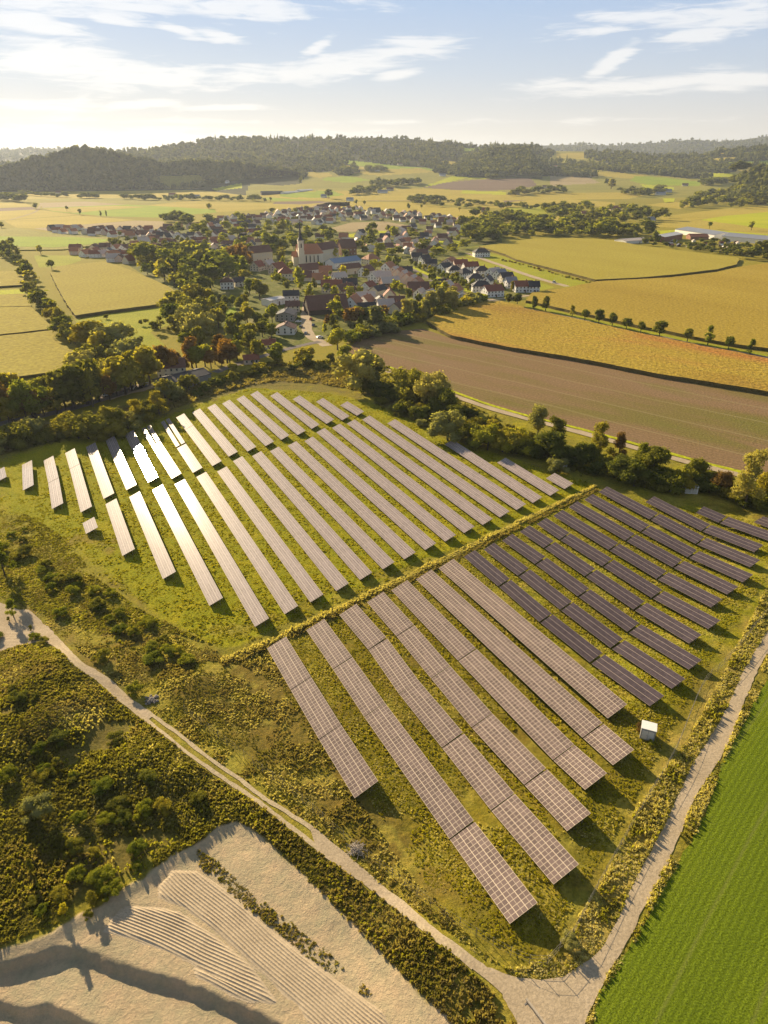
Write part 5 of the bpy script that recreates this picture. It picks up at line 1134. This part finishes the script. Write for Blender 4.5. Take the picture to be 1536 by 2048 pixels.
big = [(720,778,15,1.25,'willow','silver','big round silvery willow at the left corner of the stubble field'),(735,768,11,1.3,'willow','dark','dark willow just right behind the big corner willow'),(822,805,14,1.2,'willow','olive','large dense willow left half of the pair beside the field track'),(862,812,13,1.25,'willow','silver','large dense willow right half of the pair beside the field track'),(895,880,9.5,1.25,'willow','silver','broad silvery willow shrub at the top of the right solar rows'),(943,888,7.5,1.2,'willow','olive','brownish rounded willow right of the broad silvery one'),(975,900,8.5,1.15,'willow','yellow','sunlit yellow-green willow beside the solar rows'),(1005,903,7.5,1.2,'willow','olive','olive willow right of the sunlit yellow-green one'),(1033,906,8,1.2,'willow','yellow','yellow-green willow at the end of the hedge group'),(1075,872,9,1.1,'round','silver','lone rounded silver tree before the gravel field track'),(1108,902,10,1.2,'loose','olive','loose yellowish tree below the field track'),(1117,942,5,1.3,'willow','silver','small silvery bush hiding the white cabin'),(1194,918,11,1.05,'loose','olive','loose pale crowned tree standing over the hedge'),(1235,925,8,1.1,'loose','rust','thin rust coloured tree in the hedge'),(1280,950,9,.9,'loose','yellow','slim yellowing tree in the hedge'),(1303,957,9,1.25,'round','dark','dark round tree in the hedge above the cabins'),(1385,968,7,1.3,'round','dark','dark broad bush right of the white cabins'),(1440,985,6.5,1.1,'round','rust','small rust tinged bush by the right edge of the hedge'),(1488,1015,14,.85,'loose','silver','tall pale yellow-green tree at the right end of the hedge'),(1520,1010,8,1.1,'round','olive','olive bush at the picture edge right of the tall pale tree'),
 (700,655,12,1.2,'round','rust','rust tinged tree behind the yellow-green pair'),(675,700,12,1.2,'round','yellow','bright yellow-green tree at the road fork'),(690,725,10,1.2,'round','yellow','second yellow-green tree below the bright one at the road fork'),(554,732,12,1.2,'round','green','rounded green tree left of the road end'),(515,722,11,1.15,'round','olive','olive tree left of the rounded green one'),(675,637,15,.9,'tall','olive','tall columnar tree in front of the huge barn'),(720,655,10,.9,'tall','yellow','bright yellow-green columnar tree below the black roofed outbuilding'),(495,650,13,1.15,'round','olive','tall olive tree left of the black solar roof'),(460,728,11,1.2,'round','rust','rust brown tree above the small red shed'),(440,705,10,1.2,'round','rust','rust brown tree left of the road bend'),(600,577,16,1.1,'round','yellow','large sunlit tree in front of the church'),(520,600,15,1.2,'round','olive','large olive tree left of the white modern house'),(500,590,13,1.2,'round','green','green tree left of the large olive one'),(670,520,14,1.1,'round','yellow','yellowish tree beside the abbey wing'),(686,556,12,1.1,'round','yellow','yellowish tree in front of the blue roofed hall'),(1310,487,17,1.1,'round','dark','tall dark tree between the pale hall and the white roofed hall'),(1310,443,18,1.3,'round','dark','large dark round tree in the open plain'),(1418,458,11,1.2,'round','green','lone round tree near the grey roofed halls'),(1502,461,14,1.0,'round','green','lone upright tree behind the right grey roofed hall'),(658,397,26,1.4,'round','dark','huge dark clump-like tree in the plain behind the village'),(1222,378,34,1.2,'round','olive','huge rounded tree on the slope right of the valley'),(1214,370,20,1.2,'round','dark','darker tree left of the huge rounded one'),(105,543,11,1.1,'round','dark','lone round tree at the corner of the left maize field'),(82,509,9,1.2,'round','olive','lone tree in the ditch left of the bright meadow'),(213,638,3.2,1.6,'round','dark','small dark bush on the meadow strip'),(418,418,13,1.6,'round','dark','dark tree clump in the plain left of the village'),(72,418,14,1.2,'round','dark','dark tree beside the pale farm road'),(134,423,10,1.1,'round','dark','first lone tree in the left green field'),(160,430,11,1.1,'round','dark','second lone tree in the left green field'),(202,433,10,.9,'tall','dark','left one of the tree pair in the left green field'),(213,433,10,.9,'tall','dark','right one of the tree pair in the left green field'),(4,457,11,1.1,'round','dark','lone dark tree at the left picture edge'),(515,398,12,1.1,'round','dark','left tree of the pair north of the village'),(529,404,11,1.2,'round','dark','middle round tree north of the village'),(541,404,11,1.2,'round','dark','right round tree north of the village'),(713,410,11,1.3,'round','dark','left one of two round trees behind the far quarter'),(729,410,11,1.3,'round','dark','right one of two round trees behind the far quarter'),(817,418,13,1.1,'round','dark','lone tree right behind the far quarter'),(843,417,9,1.1,'round','olive','smaller tree right of the lone tree behind the far quarter'),(919,423,9,1.2,'round','olive','lone small tree in the gold stubble field'),(958,425,12,1.3,'round','dark','left tree of the clump in the gold stubble field'),(975,425,12,1.3,'round','dark','right tree of the clump in the gold stubble field'),(948,352,9,1.1,'round','dark','lone tree on the bright green ridge')]
for x, y, h, w_, kd, lf, lb in big: tree(kd, lf, x, y, h*(1.4 if y > 740 and x > 700 else 1.1), '', None, w_, lb)
belt([('shrub','dark'),('shrub','dark'),('shrub','olive'),('round','dark'),('shrub','olive')], [(700,742),(760,790),(850,830),(930,850),(1010,880),(1090,912),(1180,932),(1260,958),(1340,968),(1440,985),(1560,1010)], 84, 9.5, 'in the dark hedge between solar field and stubble field', 'dark hedge between solar field and stubble field', 10, 12, 1.3)
belt([('willow','silver'),('shrub','silver'),('shrub','olive')], [(745,800),(800,830),(860,850)], 9, 5, 'in the pale scrub beside the solar field', 'pale scrub beside the solar field', 12, 6, 1.3)
belt([('round','olive'),('round','yellow'),('round','rust'),('round','green'),('loose','olive')], [(-30,850),(40,838),(110,824),(170,812),(230,790),(300,768)], 24, 15, 'in the tall autumn row along the left road', 'tall autumn row along the left road', 8, 7, 1.05)
belt([('round','olive'),('round','yellow')], [(-30,820),(60,808),(140,800),(200,785)], 12, 14, 'in the second autumn row along the left road', 'second autumn row along the left road', 8, 5, 1.05)
belt([('willow','silver'),('willow','olive'),('shrub','olive'),('loose','olive')], [(-30,900),(30,885),(90,878),(150,870),(205,868),(260,850),(320,826),(345,800)], 34, 9, 'in the willow scrub below the left road', 'willow scrub below the left road', 12, 9, 1.15)
belt([('shrub','olive'),('willow','olive'),('shrub','dark')], [(350,800),(420,775),(480,750),(540,738),(600,728),(660,735)], 20, 7, 'in the shaded scrub above the solar field', 'shaded scrub above the solar field', 14, 10, 1.1)
belt([('round','rust'),('round','rust'),('round','yellow'),('tall','rust')], [(320,750),(350,748),(385,740),(415,735),(450,728),(475,715)], 11, 12, 'beside the long dark hall', 'rust-brown trees beside the long hall', 6, 4, 1.0)
belt([('round','dark'),('round','olive'),('willow','olive')], [(22,500),(42,540),(60,570),(70,600),(92,625),(118,645)], 20, 11, 'in the diagonal tree belt between the left fields', 'diagonal tree belt between the left fields', 9, 8, 1.2)
belt([('round','dark'),('round','olive')], [(122,668),(150,690),(178,695)], 7, 13, 'in the dark group below the left maize fields', 'dark group below the left maize fields', 8, 5, 1.2)
wood([('willow','silver'),('willow','olive'),('willow','silver')], [(160,745),(200,700),(235,690),(265,740),(230,775),(175,775)], 9, 13, 'in the silver willow group above the autumn row', 'silver willow group above the autumn row', 1.1)
wood([('willow','silver'),('round','olive'),('willow','olive'),('round','green')], [(318,655),(345,610),(375,590),(425,600),(430,660),(400,700),(350,705)], 17, 14, 'in the big willow grove west of the gardens', 'big willow grove west of the gardens', 1.15)
wood([DK, RB, OL, ('round','dark')], [(258,525),(300,512),(400,505),(470,515),(500,545),(490,575),(430,590),(385,600),(340,570),(290,550)], 54, 16, 'in the dark wood left of the village', 'dark wood left of the village', 1.15)
wood([('tall','rust'),('round','rust')], [(465,528),(500,522),(500,535),(470,540)], 8, 16, 'in the bare brown row before the long cream building', 'bare brown row before the long cream building', .9)
wood([DK, OL, RB, YL], [(430,600),(520,580),(560,610),(550,690),(500,710),(440,690)], 26, 11, 'in the gardens west of the village road', 'garden trees west of the village road')
wood([DK, OL, RU, YL], [(630,640),(690,640),(760,640),(860,610),(860,632),(760,660),(700,672),(640,680)], 18, 10, 'in the gardens below the huge barn', 'garden trees below the huge barn')
wood([DK, OL, YL, RB], [(560,520),(640,500),(740,500),(800,540),(880,560),(900,600),(800,620),(700,600),(600,600),(540,570)], 45, 10, 'among the houses round the church', 'garden trees round the church', 1.0)
wood([DK, OL, RB, YL], [(440,480),(540,470),(640,475),(640,505),(560,520),(480,520),(440,505)], 30, 13, 'in the grove behind the church', 'grove behind the church', 1.1)
wood([DK, OL, RB], [(330,455),(520,438),(560,455),(640,452),(650,470),(520,470),(440,478),(330,470)], 30, 12, 'in the green belt north-west of the church', 'green belt north-west of the church', 1.1)
wood([DK, OL], [(100,460),(330,466),(430,475),(440,500),(330,500),(260,505),(160,505),(240,480),(110,470)], 24, 9, 'among the western houses', 'garden trees among the western houses')
wood([DK, OL], [(520,428),(640,414),(780,426),(930,442),(930,455),(700,442),(560,452)], 33, 8, 'among the far houses', 'garden trees among the far houses', 1.1)
wood([DK, OL, RB], [(640,468),(800,462),(930,468),(935,500),(870,520),(800,520),(720,505),(650,490)], 31, 12, 'between church and right wood', 'trees between church and right wood', 1.1)
wood([DK, OL, ('tall','olive')], [(820,515),(870,495),(920,500),(870,525),(1010,560),(1060,580),(960,600),(870,560)], 26, 6, 'in the new estate gardens', 'new estate garden trees')
wood([DK, DK, OL, ('round','green')], [(925,445),(1010,428),(1100,445),(1200,452),(1300,468),(1308,482),(1200,478),(1080,476),(1010,484),(930,492)], 120, 16, 'in the long dark wood behind the pale maize field', 'long dark wood behind the pale maize field', 1.1)
wood([DK, OL], [(820,405),(860,400),(890,412),(1000,416),(1020,420),(900,418),(830,410)], 14, 12, 'in the hedge north-east of the village', 'hedge north-east of the village', 1.3)
belt([DK], [(820,404),(850,403),(885,402)], 9, 14, 'in the clump behind the brown field', 'clump behind the brown field', 3, 2, 1.4)
belt([DK, DK, OL], [(885,403),(960,410),(1020,414),(1080,418),(1180,412)], 26, 11, 'in the thin hedge across the gold fields', 'thin hedge across the gold fields', 3, 1.5, 1.3)
wood([DK, OL, RB], [(1080,425),(1180,415),(1300,425),(1340,436),(1300,448),(1150,450)], 50, 15, 'in the farm wood right of centre', 'farm wood right of centre', 1.2)
wood([DK, RB, OL], [(1350,420),(1400,395),(1460,388),(1536,385),(1600,390),(1600,412),(1450,418),(1380,422)], 60, 19, 'in the wood on the right plain', 'wood on the right plain', 1.2)
belt([DK, OL], [(1290,487),(1330,492),(1400,500),(1480,512),(1540,508)], 24, 7, 'round the allotments', 'allotment trees', 6, 6, 1.3)
wood([DK, OL], [(1490,505),(1600,500),(1600,530),(1495,528)], 9, 14, 'at the right end of the allotments', 'trees at the right end of the allotments', 1.1)
wood([DK], [(1360,478),(1440,484),(1530,500),(1500,515),(1380,505)], 22, 6, 'inside the allotments', 'bushes inside the allotments', 1.4)
belt([DK], [(0,402),(25,401),(45,404)], 9, 17, 'in the small wood at the left plain', 'small wood at the left plain', 3, 2, 1.4)
belt([DK], [(155,396),(200,396)], 9, 14, 'in the first dark line of the left plain', 'first dark line of the left plain', 2, 1, 1.3)
belt([DK], [(242,399),(270,399),(310,400),(340,400),(420,400),(520,402)], 34, 13, 'in the second dark line of the left plain', 'second dark line of the left plain', 3, 1.5, 1.3)
belt([DK], [(40,390),(100,394),(140,394)], 10, 12, 'in the third dark line of the left plain', 'third dark line of the left plain', 3, 1, 1.3)
belt([DK, OL], [(0,520),(8,505),(20,520),(30,500)], 8, 14, 'in the dark corner group at the left edge', 'dark corner group at the left edge', 6, 6, 1.1)
belt([DK], [(320,440),(345,442),(380,448)], 10, 14, 'at the western village edge', 'trees at the western village edge', 4, 3, 1.3)
for nm, P_l, n in [('on the farm mound in the valley', [(705,388),(740,384),(760,380)], 16), ('round the valley hamlet', [(738,370),(790,372),(840,368)], 22), ('at the small valley wood', [(670,345),(690,343),(712,345)], 14), ('at the hillside farm', [(730,342),(770,340)], 12), ('in the side valley wood', [(975,358),(1000,355),(1070,345)], 26), ('on the right slope', [(1020,393),(1060,388),(1130,384)], 16), ('below the right hills', [(1100,342),(1180,338),(1260,340),(1370,350)], 60), ('before the right hills', [(1240,385),(1290,392),(1330,384)], 16), ('in the right valley wood', [(1400,370),(1450,366),(1500,362)], 30), ('at the upper right meadow', [(1420,340),(1500,338)], 18)]:
    belt([DK, DK, OL], P_l, n, 17, nm, 'trees '+nm, 4, 3, 1.3)
H4 = [('on the knoll right of the valley', [(1170,345),(1180,312),(1240,308),(1340,325),(1395,355),(1250,348)], 110)]
for nm, poly, n in H4:
    for k in range(n):
        while True:
            x = random.uniform(1160, 1400); y = random.uniform(300, 360)
            if pip(poly, [x], [y])[0]: break
        tree('round', random.choice(['dark', 'dark', 'green']), x, y, 20, nm, 'trees '+nm, 1.2)
belt([('shrub','rust'),('shrub','olive')], [(1000,520),(1033,527),(1084,541),(1150,559),(1185,567)], 22, 3.2, 'in the low hedge beside the pale maize field', 'low hedge beside the pale maize field', 3, 1.5, 1.2)
for k in range(20):
    while True:
        x = random.uniform(1320, 1490); y = random.uniform(484, 512)
        if y < 490+(x-1320)*.14: break
    house(x, y, 5, 4, 2.3, 3.4, random.uniform(0, 90), random.choice(['white', 'cream', 'timber']), random.choice(['pale', 'red', 'grey', 'white']), None, detail=0, name='garden_hut', group='allotment huts', block=False, place='in the allotments')
wood([('round','olive'),('loose','olive'),('shrub','green')], [(235,660),(300,640),(330,660),(300,700),(240,700)], 7, 6, 'on the bright meadow', 'young trees on the bright meadow')
# foreground bushes on the rough ground
fb = [(75,1625,4.2,1.4,'willow','silver','big pale silvery willow bush at the left foreground'),(15,1560,3.4,1.2,'willow','yellow','yellow-green bush at the left picture edge'),(10,1150,11,.8,'loose','green','tall thin tree at the left edge by the gravel fork'),(28,1235,6,.8,'loose','green','young tree standing on the gravel fork'),(205,1320,3.2,1.4,'willow','olive','rounded olive bush above the bend of the farm track'),(272,1385,2.6,1.5,'willow','yellow','low yellow-green bush beside the rubble heap'),(130,1830,2.6,1.0,'loose','yellow','young yellow shrub at the edge of the sand'),(62,1745,3.0,.9,'loose','olive','slim olive sapling above the sand edge'),(150,1700,2.8,1.3,'willow','olive','olive bush in the rough ground left of the sand'),(50,1110,3,1.6,'willow','olive','olive bush left below the farthest solar band'),(150,1160,3,1.5,'willow','dark','dark bush on the golden slope'),(195,1215,3,1.5,'willow','olive','olive bush on the golden slope above the track'),(120,1230,2.6,1.5,'willow','green','green bush above the gravel fork'),(1135,1888,2.0,1.5,'willow','silver','pale grey bush at the fence corner near the last table'),(1285,1462,1.7,1.5,'willow','rust','brown bush left of the transformer box'),(1303,1490,1.3,1.4,'willow','yellow','small yellow bush in front of the transformer box'),(250,1640,2.2,1.5,'willow','dark','dark bush above the sand corner'),(330,1620,2.4,1.5,'willow','olive','olive bush above the upper sand corner'),(40,1400,2.6,1.6,'willow','dark','dark bush on the left mound'),(120,1480,2.4,1.6,'willow','dark','dark bush below the left mound'),(230,1480,2.2,1.6,'willow','olive','olive bush on the middle mound'),(300,1560,2.2,1.6,'willow','dark','dark bush on the lower mound'),(395,1600,2,1.6,'willow','olive','olive bush beside the track near the sand'),(720,1295+0,1,.1,'loose','olive',None)]
for x, y, h, w_, kd, lf, lb in fb:
    if lb: tree(kd, lf, x, y, h, '', None, w_, lb)
belt([('willow','olive'),('willow','green'),('loose','olive')], [(-20,1240),(40,1330),(60,1450),(100,1540),(180,1600),(260,1690),(150,1790),(30,1850)], 34, 1.7, 'in the dark scrub of the left foreground', 'dark scrub of the left foreground', 70, 45, 1.5)
belt([('willow','olive'),('willow','yellow'),('willow','green')], [(0,1060),(80,1130),(180,1200),(300,1290),(400,1330)], 30, 1.9, 'on the golden slope left of the solar field', 'bushes on the golden slope', 30, 25, 1.5)
settle()
finish_trees()
finish_labels()

SKY_STRENGTH = .052; CLOUD_L = 10.5; EXPO = 1.15; HAZE = 5e-5
BANKS = [(60,45,150,22,-.18),(110,120,200,40,-.1),(250,150,330,26,-.03),(470,150,260,22,.02),(700,130,150,22,.12),(820,95,120,20,.06),(440,72,60,12,-.2),(360,60,50,9,-.2),(225,40,50,9,-.1),
 (640,90,40,12,.4),(60,210,160,12,0),(270,210,90,9,.1),(470,215,120,7,.03),(1190,62,110,9,.06),(1390,70,90,13,.05),(1320,40,220,20,.0,.8),(1500,30,120,34,.2,.8),(1220,125,60,20,.6),(1110,172,110,14,0),(1300,170,260,18,.04),(1480,160,160,18,.04),(790,150,60,10,.1),
 (300,8,500,20,0,.9),(0,0,500,30,0,.7),(700,245,900,8,0,.6),(1200,240,700,9,0,.6),(300,270,700,18,0,.7)]
_c = {}
def SKYC(nt, sky, el_, M):
    if 'o' not in _c:   # physical sky softened towards the pale, thinly veiled sky of the photograph
        g = ramp(nt, M('MULTIPLY', el_, 1.6), [(0, (6.9, 6.3, 5.5)), (.05, (6.5, 6.2, 5.8)), (.15, (4.9, 5.6, 6.6)), (.27, (3.6, 4.9, 7.0)), (.5, (2.3, 3.0, 4.2)), (1, (1.8, 2.2, 2.8))])
        nt.nodes[-1]
        _c['o'] = mixc(nt, g, sky.outputs[0], .06)
    return _c['o']
# ------------------------------------------------------------------ camera, light, sky, air
cam = bpy.data.objects.new('camera', bpy.data.cameras.new('camera')); COL.objects.link(cam); S.camera = cam
cam.location = (0, 0, CAMH); cam.rotation_euler = (math.pi/2-PITCH, 0, 0)
cam.data.sensor_fit = 'VERTICAL'; cam.data.sensor_height = 36; cam.data.lens = 36*F/2048; cam.data.clip_end = 90000; cam.data.clip_start = 1
SEL, SAZ = R(20.3), R(-36.8)
sun = bpy.data.objects.new('sun', bpy.data.lights.new('sun', 'SUN')); COL.objects.link(sun)
sun.data.energy = 5.0; sun.data.angle = R(.55); sun.data.color = (1, .80, .51)
sd = Vector((math.sin(SAZ)*math.cos(SEL), math.cos(SAZ)*math.cos(SEL), math.sin(SEL)))
sun.rotation_euler = sd.to_track_quat('Z', 'Y').to_euler(); sun.location = (-200, 200, 300)
w = bpy.data.worlds.new('World'); S.world = w; w.use_nodes = True; nt = w.node_tree; L = nt.links
bg = nt.nodes['Background']; bg.inputs[1].default_value = SKY_STRENGTH
sky = N(nt, 'ShaderNodeTexSky', sky_type='NISHITA', sun_disc=False, sun_elevation=SEL, sun_rotation=SAZ, altitude=300, air_density=1.0, dust_density=.8, ozone_density=2.0)
tc = N(nt, 'ShaderNodeTexCoord'); sp = N(nt, 'ShaderNodeSeparateXYZ'); L.new(tc.outputs['Generated'], sp.inputs[0])
def M(op, a, b_=None):
    n = N(nt, 'ShaderNodeMath', operation=op)
    for i, s in enumerate((a, b_)):
        if s is None: continue
        if hasattr(s, 'links'): L.new(s, n.inputs[i])
        else: n.inputs[i].default_value = s
    return n.outputs[0]
az_ = M('ARCTAN2', sp.outputs[0], sp.outputs[1]); el_ = M('ARCSINE', sp.outputs[2])
cv = N(nt, 'ShaderNodeCombineXYZ'); L.new(az_, cv.inputs[0]); L.new(M('MULTIPLY', el_, 4.0), cv.inputs[1])
nA = N(nt, 'ShaderNodeTexNoise', Scale=5.0, Detail=7.0, Roughness=.62, Distortion=1.1); L.new(cv.outputs[0], nA.inputs['Vector'])
wv = N(nt, 'ShaderNodeMapping'); wv.inputs['Scale'].default_value = (1, 2.2, 1); wv.inputs['Rotation'].default_value = (0, 0, .18); L.new(cv.outputs[0], wv.inputs['Vector'])
nB = N(nt, 'ShaderNodeTexNoise', Scale=14.0, Detail=6.0, Roughness=.6, Distortion=.8); L.new(wv.outputs[0], nB.inputs['Vector'])
# cirrus banks: soft ellipses in azimuth / elevation, eroded by the noise
def bank(x, y, rx, ry, tilt=0.0, amt=1.0):
    r_ = ray(x, y); a0 = math.atan2(r_[0], r_[1]); e0 = math.asin(r_[2]/math.sqrt(sum(q*q for q in r_)))
    ra, re = rx/1500., ry/1500.
    da = M('SUBTRACT', az_, a0); de = M('SUBTRACT', el_, e0); de = M('SUBTRACT', de, M('MULTIPLY', da, tilt))
    q = M('ADD', M('POWER', M('DIVIDE', M('ABSOLUTE', da), ra), 2), M('POWER', M('DIVIDE', M('ABSOLUTE', de), re), 2))
    return M('MULTIPLY', M('POWER', 2.718, M('MULTIPLY', q, -1.0)), amt)
tot = None
for bk in BANKS:
    b1 = bank(*bk); tot = b1 if tot is None else M('MAXIMUM', tot, b1)
e_ = M('ADD', M('MULTIPLY', M('SUBTRACT', nA.outputs[0], .5), 2.6), M('MULTIPLY', M('SUBTRACT', nB.outputs[0], .5), 2.6))
dens = M('ADD', M('MULTIPLY', tot, 1.25), M('ADD', M('MULTIPLY', e_, .75), -.42))
mask = N(nt, 'ShaderNodeMapRange', interpolation_type='SMOOTHSTEP'); L.new(dens, mask.inputs[0]); mask.inputs[1].default_value = 0; mask.inputs[2].default_value = .75
lum = N(nt, 'ShaderNodeMix'); lum.data_type = 'RGBA'
L.new(M('MULTIPLY', mask.outputs[0], .68), lum.inputs[0]); L.new(SKYC(nt, sky, el_, M), lum.inputs[6]); 
cl = mixc(nt, SKYC(nt, sky, el_, M), (CLOUD_L, CLOUD_L*.95, CLOUD_L*.88), .75); L.new(cl, lum.inputs[7]); L.new(lum.outputs[2], bg.inputs[0])
S.view_settings.view_transform = 'Standard'; S.view_settings.look = 'None'; S.view_settings.exposure = EXPO; S.view_settings.gamma = 1
if HAZE:
    hz = MB(); hz.box(-40000, 40000, -40000, 40000, -9, 480); m, nt2, b = new_mat('haze_air'); nt2.nodes.remove(b)
    pv = N(nt2, 'ShaderNodeVolumePrincipled'); pv.inputs['Color'].default_value = (.72, .82, 1, 1); pv.inputs['Density'].default_value = HAZE; pv.inputs['Anisotropy'].default_value = .3
    nt2.links.new(pv.outputs[0], nt2.nodes['Material Output'].inputs['Volume']); o = hz.obj('haze', m); tag(o, kind='stuff', label='thin warm haze filling the valley air')
    S.cycles.volume_bounces = 0
S.cycles.max_bounces = 6; S.cycles.diffuse_bounces = 3; S.cycles.transparent_max_bounces = 4
